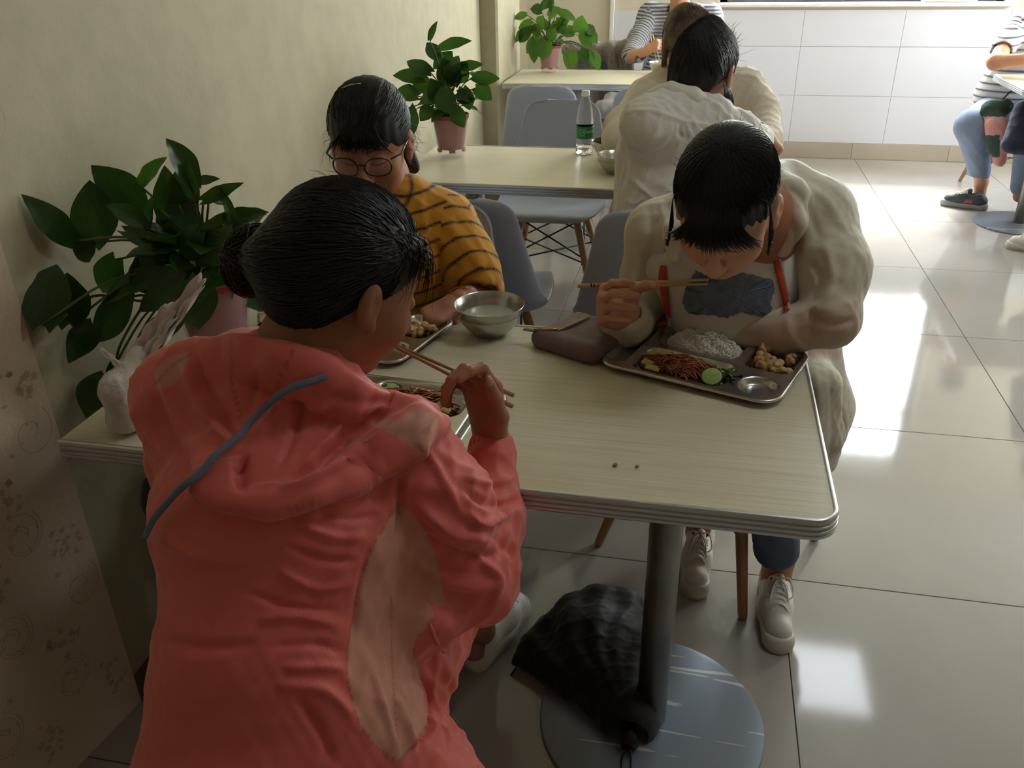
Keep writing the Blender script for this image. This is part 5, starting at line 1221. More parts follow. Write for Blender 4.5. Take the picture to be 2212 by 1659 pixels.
    c.crease([([(1700, 400), (1740, 440), (1770, 520)], 9, -0.0046), ([(1690, 440), (1715, 500), (1725, 590)], 8, -0.0052), ([(1740, 400), (1790, 440), (1830, 510)], 10, 0.0046), ([(1740, 560), (1770, 600), (1745, 670)], 9, -0.0046), ([(1780, 520), (1800, 600), (1780, 660)], 10, 0.0046), ([(1840, 560), (1800, 640), (1745, 672)], 8, 0.0046), ([(1745, 672), (1790, 700), (1850, 690)], 8, -0.0072), ([(1745, 665), (1760, 700), (1740, 730)], 9, -0.0065), ([(1700, 680), (1710, 730), (1760, 770)], 10, 0.0039), ([(1640, 690), (1560, 690)], 7, 0.0026), ([(1425, 430), (1440, 500), (1430, 560)], 8, 0.0046), ([(1400, 440), (1410, 520), (1400, 600)], 8, -0.0046), ([(1450, 440), (1460, 500), (1450, 580)], 6, -0.0039), ([(1380, 520), (1385, 580), (1360, 640)], 9, 0.0039), ([(1310, 690), (1350, 715), (1395, 700)], 7, 0.0039), ([(1320, 660), (1310, 700), (1330, 720)], 5, -0.0033), ([(1760, 790), (1770, 880), (1765, 1000)], 9, 0.0052), ([(1790, 800), (1800, 900), (1790, 1010)], 8, -0.0052), ([(1815, 860), (1825, 920), (1815, 1000)], 8, 0.0046), ([(1540, 700), (1640, 735), (1740, 765)], 8, -0.0020)]).re(1)
    c.c[:] = cream[:3]; f = c.front()
    c.paint([(1560, 690), (1700, 680), (1752, 670), (1855, 650), (1850, 740), (1800, 780), (1720, 765), (1500, 740)], arm, 10); c.paint([(1700, 420), (1730, 440), (1735, 520), (1700, 600), (1690, 500)], arm, 14)
    c.build('jacket', vcmat('sheer_cream_cloth', .62, bump=(260, .07, 3), sheen=.2), e); jb = c.bvh()
    M_or = mat('orange_zip_tape', srgb(222, 78, 52), .6, bump=(600, .5)); M_zt = mat('white_zip_teeth', srgb(226, 222, 214), .4)
    for nm, left, right in (('zip_tape', [(1427, 573), (1424, 600), (1432, 640), (1438, 680), (1441, 712)], [(1440, 573), (1443, 600), (1447, 640), (1450, 680), (1448, 712)]), ('zip_tape', [(1658, 527), (1668, 560), (1676, 600), (1686, 640), (1694, 676)], [(1664, 520), (1680, 556), (1690, 596), (1700, 640), (1706, 672)])):
        P = []; both = []
        for (a, b_) in zip(catmull(left, 5), catmull(right, 5)):
            for q in (a, b_):
                cand = [x for x in (hit(jb, q[0], q[1], .0035), hit(bv, q[0], q[1], .0035)) if x is not None]
                P.append(min(cand, key=lambda x: x@x) if cand else P[-1])
        n = len(P)//2; B2 = MB().add(P, [(2*i, 2*i+1, 2*i+3, 2*i+2) for i in range(n-1)]); o = B2.build(nm, M_or, e); md = o.modifiers.new('t', 'SOLIDIFY'); md.thickness = .002
        b = MB(); side = P[1::2] if nm and left[0][0] > 1500 else P[0::2]
        for i in range(n-1):
            for t in (0, .33, .66): q = side[i]*(1-t)+side[i+1]*t; b.box(q+[0, -.0015, .001], (.0045, .0025, .0018))
        b.build('zip_teeth', M_zt, e, smooth=False)
    tape = [x for x in (hit(jb, x, y, .003) for x, y in ((1752, 865), (1758, 890), (1766, 915), (1772, 932))) if x is not None]
    if len(tape) > 2: MB().tube(tape, .0045, 6, sx=.5).build('zip_tape', M_or, e)
    # jeans
    blue = srgb(84, 98, 120); B = Blob(); B.cap(pel+[-.07, 0, 0], pel+[.07, 0, 0], .10, .10, .05)
    kn = aL+(kL-aL)*.20
    B.chain([pel+[.05, 0, 0], kL, aL+(kL-aL)*.20+[0, 0, .02]], [.080, .068, .050], .03).chain([pel+[-.07, 0, 0], kR, aR+(kR-aR)*.45], [.085, .068, .050], .03).cap(aL+(kL-aL)*.22+[0, 0, .022], aL+(kL-aL)*.15+[0, 0, .010], .052, .054, .006)
    B.cap(aL+(kL-aL)*.0, aL+(kL-aL)*.16, .048, .044, .006, True).ell(aL+[0, 0, -.05], (.13, .13, .100), k=.003, sub=True)
    c = Cloth(B, .0045, 2); cloth_noise(c, 24, .007, 5); c.re(1); c.c[:] = blue[:3]; c.c *= (1+.18*wav(c.v, 60, 3))[:, None]; c.build('jeans', vcmat('denim', .85, bump=(500, .4)), e)
    # shoes
    o = shoe(e, (.270, 1.650, .001), 180, 0, 0, (M_sole, M_upper), .285); o2 = shoe(e, (.085, 1.79, .001), 176, 0, 0, (M_sole, M_upper), .26)
    g = MB()
    for i in range(6): g.box((-.012+.006*(i % 4), -.010-.006*(i//4), .101), (.003, .003, .002), .4)
    gg = g.build('sparkle', mat('sparkle', srgb(210, 210, 200), .1, metal=1), o, smooth=False)
    # hair: centre-swept, fringe over the brow, tied low at the back
    B = Blob().ell((0, -.014, .034), (.081, .100, .088), k=.02).ell((0, -.055, -.015), (.072, .052, .070), k=.03).ell((0, .122, -.066), (.070, .064, .096), k=.016, sub=True)
    v, F = B.xf(HF, HT).mesh(.003, 2); N = normals(v, F); l = (v-HT)@HF; ang = np.arctan2(l[:, 0], l[:, 1]+.035); v = v+N*(.0006*np.sin(ang*46+wav(v, 26, 2)*2))[:, None]; shell = (v, F); meshobj('hair', v, F, M_hair, e)
    W0 = np.array([.004, -.030, 1.0])
    def crown(rr):
        a = rr.uniform(-math.pi, math.pi); el = rr.uniform(.05, .5) if abs(a) > 1.0 else rr.uniform(.34, .6); s_ = W0+np.array([rr.gauss(0, .05), rr.gauss(0, .06), 0]); return flow(s_, sph(a, el), 9, rr.uniform(1.0, 1.022), bulge=.012)
    def fringe(rr):
        x = rr.uniform(-.070, .070); st = ellp((x*5, .45, 1.0), k=1.03); mid = ellp((x*9, 1.15, .52), k=1.075); en = np.array([x*1.04+rr.gauss(0, .005), .108-abs(x)*.45+rr.gauss(0, .003), rr.uniform(.012, .034)-abs(x)*.18]); 
        return catmull([st, mid, (mid+en)/2+np.array([0, .012, .003]), en], 4)
    def sidel(rr):
        s = rr.choice((-1, 1)); y0 = rr.uniform(.02, .064); return catmull([ellp((s, .7, .7), k=1.02), ellp((s, .5, .2), k=1.03), np.array([s*.080, y0+.012, -.01]), np.array([s*(.076+rr.uniform(0, .012)), y0+.02, -.004-rr.random()*.016])], 4)
    def spike(rr):
        st = ellp(sph(rr.uniform(-3.1, 3.1), rr.uniform(.0, 1.3)), k=1.01); t0 = st/np.linalg.norm(st); d = np.array([rr.gauss(0, .5), rr.gauss(0, .5), rr.gauss(0, .5)]); return [st+(t0*.010+d*.012)*t for t in np.linspace(0, 1, 5)]
    strands('hair_strands', HF, HT, [(1700, crown, .0011), (420, fringe, .0012), (200, sidel, .0009), (90, spike, .0003)], M_hair, e, 5, shell, (crown,))
    fix_parent(e)
    M_cs = mat('pale_bamboo', srgb(206, 178, 128), .5)
    for k, (a, b_, lab) in enumerate(((C(1248, 618, 1.605), C(1531, 604, 1.575), 'painted chopstick held by the cream jacket woman, upper of the pair'), (C(1296, 620, 1.622), C(1530, 613, 1.578), 'chopstick held by the cream jacket woman, lower of the pair'))):
        cs = empty('chopstick', a); setp(cs, lab, 'chopsticks', 'chopsticks of the cream jacket woman'); v_ = b_-a; b = MB().tube([(0, 0, 0), v_*.3, v_], [.0040, .0038, .0024], 12); b.build('stick', M_cs, cs)
        if k == 0:
            for t0, t1, cc in ((.10, .112, (30, 30, 30)), (.122, .134, (30, 30, 30)), (.145, .235, (214, 90, 70)), (.245, .256, (40, 90, 50)), (.262, .273, (40, 90, 50)), (.28, .37, (226, 196, 60)), (.375, .385, (30, 30, 30))): MB().tube([v_*t0, v_*t1], .00415, 12).build('painted_ring', mat('paint_%d' % cc[0], srgb(*cc), .5), cs)
cream_woman()
def simple_hair(e, HF, HT, h, v, F):
    bd = np.array([0, -1, .1])
    def lay(rr):
        a = rr.uniform(-3.1, 3.1); el = rr.uniform(.5, 1.5) if abs(a) < 1 else rr.uniform(-.3, 1.4); return flow(sph(a, el), bd+np.array([rr.gauss(0, .15), 0, rr.gauss(0, .15)]), 7)
    strands('hair_strands', HF, HT, [(500, lay, .0018)], M_hair, e, 21, (v, F), (lay,))
# ------------------------------------------------------------------ woman in the yellow striped sweater
def stripe_cols(v, u, period, width, base, dark, soft=.001, off=0):
    m = np.abs(((u-off)/period) % 1-.5)*period; k = np.clip((width/2-m)/soft+.5, 0, 1)[:, None]; return np.array(base[:3])*(1-k)+np.array(dark[:3])*k
def yellow_woman():
    e = person('woman in glasses and a mustard sweater with thin black stripes', (-.70, 1.94, 0)); C = dd
    sk = srgb(176, 122, 94); HF = frame((.12, -.93, -.33), (0, 0, 1)); HT = C(800, 302, 1.80)
    nk = C(832, 440, 1.90)
    hv, hF = head_blob(1.05).ell((0, .03, -.075), (.055, .045, .03), k=.03).xf(HF, HT).cap(HT+HF@np.array([0, -.02, -.05]), HT+HF@np.array([0, -.03, -.12]), .055, .055, .03).cap(HT+HF@np.array([0, -.03, -.12]), nk, .055, .07, .04).mesh(.0026, 2)
    Wp = C(992, 652, 1.80)
    HB, tips = hand_blob(Wp, (-.60, -.95, -.22), (-.15, -.1, -1), (0, -1, .1), [(40, 55, 20), (45, 60, 25), (50, 62, 28), (52, 64, 28)], [(.45, .85, .2), (.0, .95, .45), (-.1, .9, .6)], .95)
    gv, gF = HB.mesh(.002, 2)
    B = Blob(); pel = np.array([-.70, 1.93, .5]); eL = C(1056, 622, 1.95)
    B.cap(Wp, eL, .026, .034, .02).cap(pel, nk, .09, .07, .05).cap(pel+[-.08, 0, 0], (-.80, 1.52, .5), .075, .055).cap(pel+[.08, 0, 0], (-.60, 1.52, .5), .075, .055).cap((-.80, 1.52, .5), (-.80, 1.62, .08), .05, .034).cap((-.60, 1.52, .5), (-.60, 1.62, .08), .05, .034)
    lv, lF = B.mesh(.006, 1)
    body_mesh('body', e, [(hv, hF, skin_cols(hv, sk, HF, HT)), (gv, gF, skin_cols(gv, srgb(186, 132, 106))), (lv, lF, skin_cols(lv, sk))])
    mu = srgb(206, 142, 36); blk = srgb(34, 30, 26)
    sL, sR = C(955, 490, 1.90), C(700, 490, 1.90)
    B = Blob().ell(C(830, 560, 1.92), (.17, .115, .16), k=.05).ell((-.69, 1.90, .64), (.165, .125, .18), k=.08).ell((-.70, 1.93, .50), (.17, .14, .12), k=.06).cap(sR, sL, .072, .072, .05).cap(C(770, 445, 1.88), C(880, 430, 1.88), .05, .055, .05)
    B.chain([sL, C(1000, 560, 1.89), C(1022, 600, 1.88)], [.075, .066, .056], .04).cap(C(1022, 600, 1.88), C(1044, 630, 1.90), .056, .048, .03).chain([sR, C(680, 600, 1.88), C(720, 680, 1.80)], [.07, .06, .05], .04)
    B.cap(C(1046, 642, 1.86), C(1000, 650, 1.78), .031, .036, .006, True)
    B.cap(HT+HF@np.array([0, -.02, -.10]), HT+HF@np.array([0, .03, -.17]), .062, .062, .010, True)
    c = Cloth(B, .0045, 2); cloth_noise(c, 30, .003, 4, 70, .0015); drape(c, (.4, -.1, .9), 55, .006, 4)
    c.crease([([(950, 470), (1000, 520), (1040, 570)], 12, .005), ([(945, 520), (950, 580), (955, 640)], 8, -.010), ([(990, 560), (980, 610), (1010, 640)], 8, -.006), ([(1060, 570), (1030, 600), (990, 620)], 7, -.006), ([(1000, 640), (1050, 610), (1068, 600)], 6, .006), ([(905, 430), (920, 520), (915, 640)], 10, .004)]).re(1)
    p = uproj(c.v)
    # stripes follow the knit: across the chest they run level, on the sleeve they slope with the arm
    chest = (c.v[:, 2]-.35*(c.v[:, 0]+.55)**2*3+.25*(c.v[:, 0]+.60)*(c.v[:, 0] > -.60)*-1)
    d, t = segdist(c.v, [sL, C(1000, 560, 1.89), C(1022, 600, 1.86), C(1040, 640, 1.80)]); slv = (polysd(p, [(952, 470), (975, 400), (1100, 560), (1080, 665), (1000, 650), (958, 640), (950, 560)]) > 0)
    ax = np.array(C(1035, 640, 1.80))-sL; ax /= np.linalg.norm(ax); u2 = (c.v-sL)@ax
    c.c = np.where(slv[:, None], stripe_cols(c.v, u2, .0335, .0056, mu, blk, .0035, .005), stripe_cols(c.v, chest, .0335, .0056, mu, blk, .0035, .012))
    c.seam([(876, 360), (890, 400), (878, 440), (850, 478)], 5, blk, .95)
    c.build('sweater', vcmat('mustard_knit', .85, bump=(520, .18, 2), sheen=.3), e)
    b = MB().tube(catmull([HT+HF@np.array([x, y, z]) for x, y, z in ((-.072, -.02, -.135), (-.060, .035, -.160), (-.02, .062, -.175), (.02, .062, -.175), (.060, .035, -.160), (.072, -.02, -.135), (.04, -.07, -.11))], 8), .0065, 8); b.build('neckband', mat('black_rib', blk, .85), e)
    Bj = Blob().chain([pel+[.08, 0, 0], (-.60, 1.52, .5), (-.60, 1.60, .12)], [.085, .068, .05], .03).chain([pel+[-.08, 0, 0], (-.80, 1.52, .5), (-.80, 1.60, .12)], [.085, .068, .05], .03); v, F = Bj.mesh(.008, 1); meshobj('trousers', v, F, mat('dark_trousers', srgb(44, 46, 56), .8), e)
    for x in (-.60, -.80): shoe(e, (x, 1.56, .001), 180, 0, 0, (M_sole, mat('black_shoe', srgb(30, 30, 32), .5)), .25, laces=False)
    # glasses
    b = MB(); ring = lambda cx, n=26: [HT+HF@np.array([cx+.0265*math.copysign(abs(math.cos(a))**.8, math.cos(a)), .1045-.35*abs(cx+.026*math.cos(a))**1.0*.55+.000, -.004+.0205*math.copysign(abs(math.sin(a))**.85, math.sin(a))-.0]) for a in np.linspace(0, 2*math.pi, n)]
    g = empty('glasses', (0, 0, 0)); g.parent = e
    for s in (-1, 1): MB().tube(ring(s*.034), .0016, 7).build('rim', mat('dark_glasses_rim', srgb(46, 34, 28), .3, spec=.6), g); P = [np.array(q) for q in ring(s*.034)[:-1]]; MB().poly(P).build('lens', mat('lens', (1, 1, 1, 1), .02, spec=.6, alpha=.12), g, smooth=False)
    MB().tube([HT+HF@np.array(q) for q in ((-.0085, .102, .002), (0, .1055, .006), (.0085, .102, .002))], .0016, 7).build('bridge', MATS['dark_glasses_rim'], g)
    for s in (-1, 1): MB().tube([HT+HF@np.array(q) for q in ((s*.060, .086, .008), (s*.078, .066, .008), (s*.081, .0, .002))], .0018, 7).build('temple', MATS['dark_glasses_rim'], g)
    # ring and bracelet
    r0 = (tips[2][0]+tips[2][1])/2; ax_ = tips[2][1]-tips[2][0]; ax_ /= np.linalg.norm(ax_); u = np.cross(ax_, [0, 0, 1]); u /= np.linalg.norm(u); w_ = np.cross(ax_, u)
    o = MB(); [o.tube([r0+ax_*dz+(u*math.cos(a)+w_*math.sin(a))*.0094 for a in np.linspace(0, 6.283, 22)], .0016, 6) for dz in (-.003, 0, .003)]; o.build('ring', mat('gold', srgb(212, 160, 70), .25, metal=1), e)
    ax_ = (np.array(eL)-Wp); ax_ /= np.linalg.norm(ax_); u = np.cross(ax_, [0, 0, 1]); u /= np.linalg.norm(u); w_ = np.cross(ax_, u); MB().tube([Wp+ax_*.012+(u*math.cos(a)+w_*math.sin(a))*.0295 for a in np.linspace(0, 6.283, 30)], .0019, 6).build('bracelet', MATS['gold'], e)
    # hair
    B = Blob().ell((0, -.012, .034), (.084, .100, .088), k=.02).ell((0, -.055, -.01), (.074, .05, .07), k=.03).ell((0, .122, -.055), (.070, .062, .094), k=.014, sub=True).cap((-.03, -.10, -.03), (-.06, -.10, -.13), .026, .016, .02)
    v, F = B.xf(HF, HT).mesh(.0034, 2); N = normals(v, F); l = (v-HT)@HF; v = v+N*(.0006*np.sin(l[:, 0]*340+wav(v, 26, 2)*2))[:, None]; shell = (v, F); meshobj('hair', v, F, M_hair, e)
    bd = np.array([-.1, -1, .1])
    def top(rr):
        a = rr.uniform(-2, 2); el = rr.uniform(.5, 1.5) if abs(a) < 1 else rr.uniform(0, 1.4); return flow(sph(a, el), bd+np.array([rr.gauss(0, .1), 0, rr.gauss(0, .1)]), 9, rr.uniform(1.0, 1.03))
    def fringe(rr):
        x = rr.choice((-1, 1))*abs(rr.gauss(.0, .034)); x = max(-.062, min(.062, x)); st = ellp((x*4, .5, 1.0), k=1.02); mid = ellp((x*9, 1.15, .50), k=1.07); en = np.array([x*1.10+rr.gauss(0, .004), .103-abs(x)*.40+rr.gauss(0, .003), rr.uniform(.026, .05)-abs(x)*.3]); return catmull([st, mid, (mid+en)/2+np.array([0, .008, .002]), en], 4)
    def wild(rr):
        s = rr.choice((-1, -1, 1)); st = np.array([s*.078, rr.uniform(-.05, .04), rr.uniform(-.05, .03)]); d = np.array([s*rr.uniform(.2, .9), rr.gauss(0, .3), -rr.uniform(.1, 1)]); L = rr.uniform(.02, .06); return [st+d*L*t+np.array([s*.006, 0, 0])*math.sin(t*5) for t in np.linspace(0, 1, 7)]
    strands('hair_strands', HF, HT, [(1500, top, .0011), (150, fringe, .0010), (90, wild, .0004)], M_hair, e, 8, shell, (top,))
    cl = MB()
    for s in (-.012, .018): cl.tube([HT+HF@ellp((s*9+.1, .1, 1), k=1.045), HT+HF@ellp((s*9+.35, .1, 1), k=1.045)], .0014, 6)
    cl.build('hair_clip', mat('pearl_clip', srgb(220, 220, 214), .2), e)
    fix_parent(e)
yellow_woman()

# ------------------------------------------------------------------ woman in the white shirt, seen from behind, at the middle table
def white_woman():
    e = person('woman in a crumpled white shirt seen from behind at the middle table', (-.095, 2.46, 0)); C = dd
    sk = srgb(190, 138, 108); HF = frame((.30, .80, -.42)); HT = C(1522, 150, 2.32); nk = C(1490, 235, 2.30)
    hv, hF = head_blob().xf(HF, HT).cap(HT+HF@np.array([0, -.02, -.05]), nk, .048, .055, .04).mesh(.004, 2)
    B = Blob(); pel = np.array([-.08, 2.43, .5])
    B.cap(pel, nk+[0, 0, -.05], .09, .06, .05).cap(pel+[-.08, 0, 0], (-.2, 2.84, .5), .075, .055).cap(pel+[.08, 0, 0], (.05, 2.84, .5), .075, .055).cap((-.2, 2.84, .5), (-.2, 2.8, .08), .05, .034).cap((.05, 2.84, .5), (.05, 2.8, .08), .05, .034)
    lv, lF = B.mesh(.01, 1)
    HB, tips = hand_blob(C(1500, 300, 2.75), (-.5, -.2, .8), (.3, .9, .1), (0, 0, 1), [(20, 30, 10)]*4, [(.6, .8, 0), (.3, 1, 0), (.1, 1, 0)], .95); gv, gF = HB.mesh(.004, 1)
    body_mesh('body', e, [(hv, hF, skin_cols(hv, sk, HF, HT)), (lv, lF, skin_cols(lv, sk)), (gv, gF, skin_cols(gv, sk))])
    wh = srgb(226, 222, 214); sL, sR = C(1398, 268, 2.25), C(1590, 300, 2.30)
    B = Blob().ell((-.065, 2.42, .88), (.160, .11, .14), k=.06).ell((-.072, 2.40, .70), (.158, .125, .18), k=.08).ell((-.08, 2.41, .52), (.18, .15, .14), k=.06).cap(sL, sR, .068, .068, .05).cap(C(1440, 225, 2.26), C(1545, 240, 2.26), .045, .045, .04)
    B.chain([sR, C(1615, 340, 2.42), C(1640, 300, 2.62)], [.066, .058, .046], .04).chain([sL, C(1385, 330, 2.38), C(1420, 330, 2.60)], [.064, .054, .045], .04).cap(HT+HF@np.array([0, 0, -.08]), C(1500, 215, 2.36), .055, .055, .012, True)
    c = Cloth(B, .0055, 2); cloth_noise(c, 34, .003, 6, 80, .002); drape(c, (.3, .1, .9), 60, .008, 6); drape(c, (-.7, .1, .5), 90, .005, 2)
    c.crease([([(1340, 245), (1400, 238), (1480, 262), (1560, 275)], 4, .006), ([(1475, 262), (1468, 285), (1478, 302)], 4, -.010), ([(1480, 262), (1488, 285), (1492, 300)], 3, .008), ([(1355, 380), (1385, 405), (1415, 430)], 4, .010), ([(1350, 430), (1370, 440), (1400, 425)], 4, .006), ([(1400, 300), (1440, 290), (1470, 265)], 6, .005), ([(1520, 270), (1550, 290), (1600, 300)], 5, .005), ([(1590, 240), (1620, 262), (1632, 285)], 5, -.006), ([(1345, 300), (1350, 360), (1340, 420)], 6, -.005), ([(1380, 340), (1430, 345), (1480, 330)], 7, .004)]).re(1)
    c.c[:] = wh[:3]; c.build('shirt', vcmat('white_cotton', .75, bump=(160, .15), sheen=.1), e); bv = c.bvh()
    # collar band
    B = Blob().chain([C(1408, 200, 2.27), C(1450, 188, 2.24), C(1500, 200, 2.235), C(1545, 228, 2.25)], [.012, .014, .014, .012], .01).chain([C(1430, 196, 2.26), C(1500, 212, 2.23), C(1548, 238, 2.25)], [.016, .018, .014], .012); v, F = B.mesh(.004, 2); meshobj('collar', v, F, mat('white_collar', wh, .75), e)
    v, F = Blob().chain([pel+[.06, 0, 0], (.05, 2.84, .5), (.05, 2.8, .12)], [.09, .07, .05], .03).chain([pel+[-.06, 0, 0], (-.2, 2.84, .5), (-.2, 2.8, .12)], [.09, .07, .05], .03).mesh(.01, 1); meshobj('trousers', v, F, mat('blue_trousers', srgb(60, 72, 96), .8), e)
    for x in (.05, -.2): shoe(e, (x, 2.87, .001), 0, 0, 0, (M_sole, M_upper), .25, laces=False)
    B = Blob().ell((0, -.012, .030), (.083, .100, .090), k=.02).ell((0, -.06, -.02), (.074, .05, .072), k=.03).ell((0, .118, -.05), (.088, .068, .108), k=.012, sub=True).ell((.01, -.055, .09), (.035, .035, .03), k=.02).cap((-.05, -.04, -.05), (-.085, -.02, -.13), .026, .010, .02)
    v, F = B.xf(HF, HT).mesh(.0045, 2); N = normals(v, F); v = v+N*(wav(v, 90, 2)*.002)[:, None]; shell = (v, F); meshobj('hair', v, F, M_hair, e)
    bd = np.array([0, -.75, .75])
    def up(rr):
        a = rr.uniform(-math.pi, math.pi); return flow(sph(a, rr.uniform(-.9, .8)), bd+np.array([rr.gauss(0, .15), 0, rr.gauss(0, .15)]), 8, rr.uniform(1.0, 1.04))
    def loose(rr):
        s = rr.choice((-1, 1)); st = np.array([s*.075, rr.uniform(-.04, .05), -.04]); L = rr.uniform(.05, .12); return [st+np.array([s*.012*math.sin(t*3), .004*t, -L*t]) for t in np.linspace(0, 1, 8)]
    def fuzz(rr):
        st = ellp(sph(rr.uniform(-3.1, 3.1), rr.uniform(-.2, 1.4)), k=1.0); t0 = st/np.linalg.norm(st); d = np.array([rr.gauss(0, .6) for _ in range(3)]); return [st+(t0*.014+d*.014)*t for t in np.linspace(0, 1, 5)]
    strands('hair_strands', HF, HT, [(1100, up, .0014), (120, loose, .0010), (150, fuzz, .0005)], M_hair, e, 9, shell, (up,))
    fix_parent(e)
white_woman()

# ------------------------------------------------------------------ brown-haired woman facing us behind her
def brown_woman():
    e = person('woman with brown fringed hair and an off-white shirt at the middle table, facing us', (-.10, 3.60, 0)); C = dd
    sk = srgb(200, 150, 118); HF = frame((.05, -.85, -.50)); HT = C(1484, 92, 2.98); nk = C(1490, 160, 3.08)
    hv, hF = head_blob().xf(HF, HT).cap(HT+HF@np.array([0, -.02, -.05]), nk, .05, .06, .04).mesh(.0045, 2)
    HB, _ = hand_blob(C(1668, 312, 2.84), (-.7, -.1, .6), (-.2, .8, -.5), (0, 0, 1), [(48, 55, 25)]*4, [(.5, .8, .3), (.2, 1, .3), (.1, 1, .3)], .82); gv, gF = HB.mesh(.0045, 1)
    pel = np.array([-.10, 3.58, .5]); B = Blob().cap(pel, nk+[0, 0, -.05], .09, .06, .05).cap(pel+[-.08, 0, 0], (-.2, 3.2, .5), .075, .055).cap(pel+[.08, 0, 0], (.0, 3.2, .5), .075, .055).cap((-.2, 3.2, .5), (-.2, 3.25, .08), .05, .034).cap((.0, 3.2, .5), (.0, 3.25, .08), .05, .034); lv, lF = B.mesh(.012, 1)
    body_mesh('body', e, [(hv, hF, skin_cols(hv, sk, HF, HT)), (gv, gF, skin_cols(gv, sk)), (lv, lF, skin_cols(lv, sk))])
    cr = srgb(214, 204, 186); sR, sL = C(1400, 215, 3.10), C(1605, 195, 3.10)
    B = Blob().ell(C(1500, 260, 3.15), (.17, .11, .16), k=.06).ell((-.09, 3.55, .62), (.17, .12, .2), k=.08).cap(sR, sL, .075, .075, .05).cap(C(1440, 165, 3.08), C(1550, 155, 3.08), .05, .05, .05)
    B.chain([sL, C(1645, 245, 3.08), C(1655, 300, 2.96)], [.075, .066, .054], .04).cap(C(1655, 300, 2.96), C(1650, 305, 2.88), .054, .04, .03).chain([sR, C(1345, 275, 3.06), C(1335, 300, 2.96), C(1400, 320, 2.90)], [.07, .062, .05, .045], .04)
    c = Cloth(B, .007, 2); cloth_noise(c, 30, .004, 8, 70, .002); drape(c, (.2, .1, .9), 60, .009, 7); c.re(1); c.c[:] = cr[:3]; c.build('shirt', vcmat('offwhite_linen', .8, bump=(140, .15)), e)
    v, F = Blob().chain([pel+[.06, 0, 0], (.0, 3.2, .5), (.0, 3.25, .12)], [.09, .07, .05], .03).chain([pel+[-.06, 0, 0], (-.2, 3.2, .5), (-.2, 3.25, .12)], [.09, .07, .05], .03).mesh(.012, 1); meshobj('trousers', v, F, mat('blue_trousers', srgb(60, 72, 96), .8), e)
    for x in (.0, -.2): shoe(e, (x, 3.19, .001), 180, 0, 0, (M_sole, M_upper), .25, laces=False)
    B = Blob().ell((0, -.012, .034), (.086, .103, .090), k=.02).ell((0, -.05, -.03), (.080, .055, .085), k=.03).ell((0, .122, -.055), (.066, .062, .094), k=.014, sub=True)
    for s in (-1, 1): B.cap((s*.070, .030, .03), (s*.076, .022, -.08), .014, .010, .015)
    v, F = B.xf(HF, HT).mesh(.005, 2); meshobj('hair', v, F, M_hair_b, e)
    def fall(rr):
        a = rr.uniform(-2.6, 2.6); s_ = np.array([rr.gauss(0, .12), -.1, 1.0]); pts = flow(s_, sph(a, rr.uniform(-.1, .25)), 8, rr.uniform(1.02, 1.05)); 
        if abs(a) > .8: pts.append(pts[-1]+np.array([0, 0, -.06-rr.random()*.04]))
        return pts
    def fringe(rr):
        x = rr.uniform(-.065, .065); mid = ellp((x*9, 1.15, .5), k=1.08); en = np.array([x*1.05, .108-abs(x)*.4, rr.uniform(-.01, .02)]); return catmull([ellp((x*4, .4, 1), k=1.03), mid, (mid+en)/2+np.array([0, .010, 0]), en], 4)
    strands('hair_strands', HF, HT, [(500, fall, .0016), (200, fringe, .0014)], M_hair_b, e, 10)
    fix_parent(e)
brown_woman()

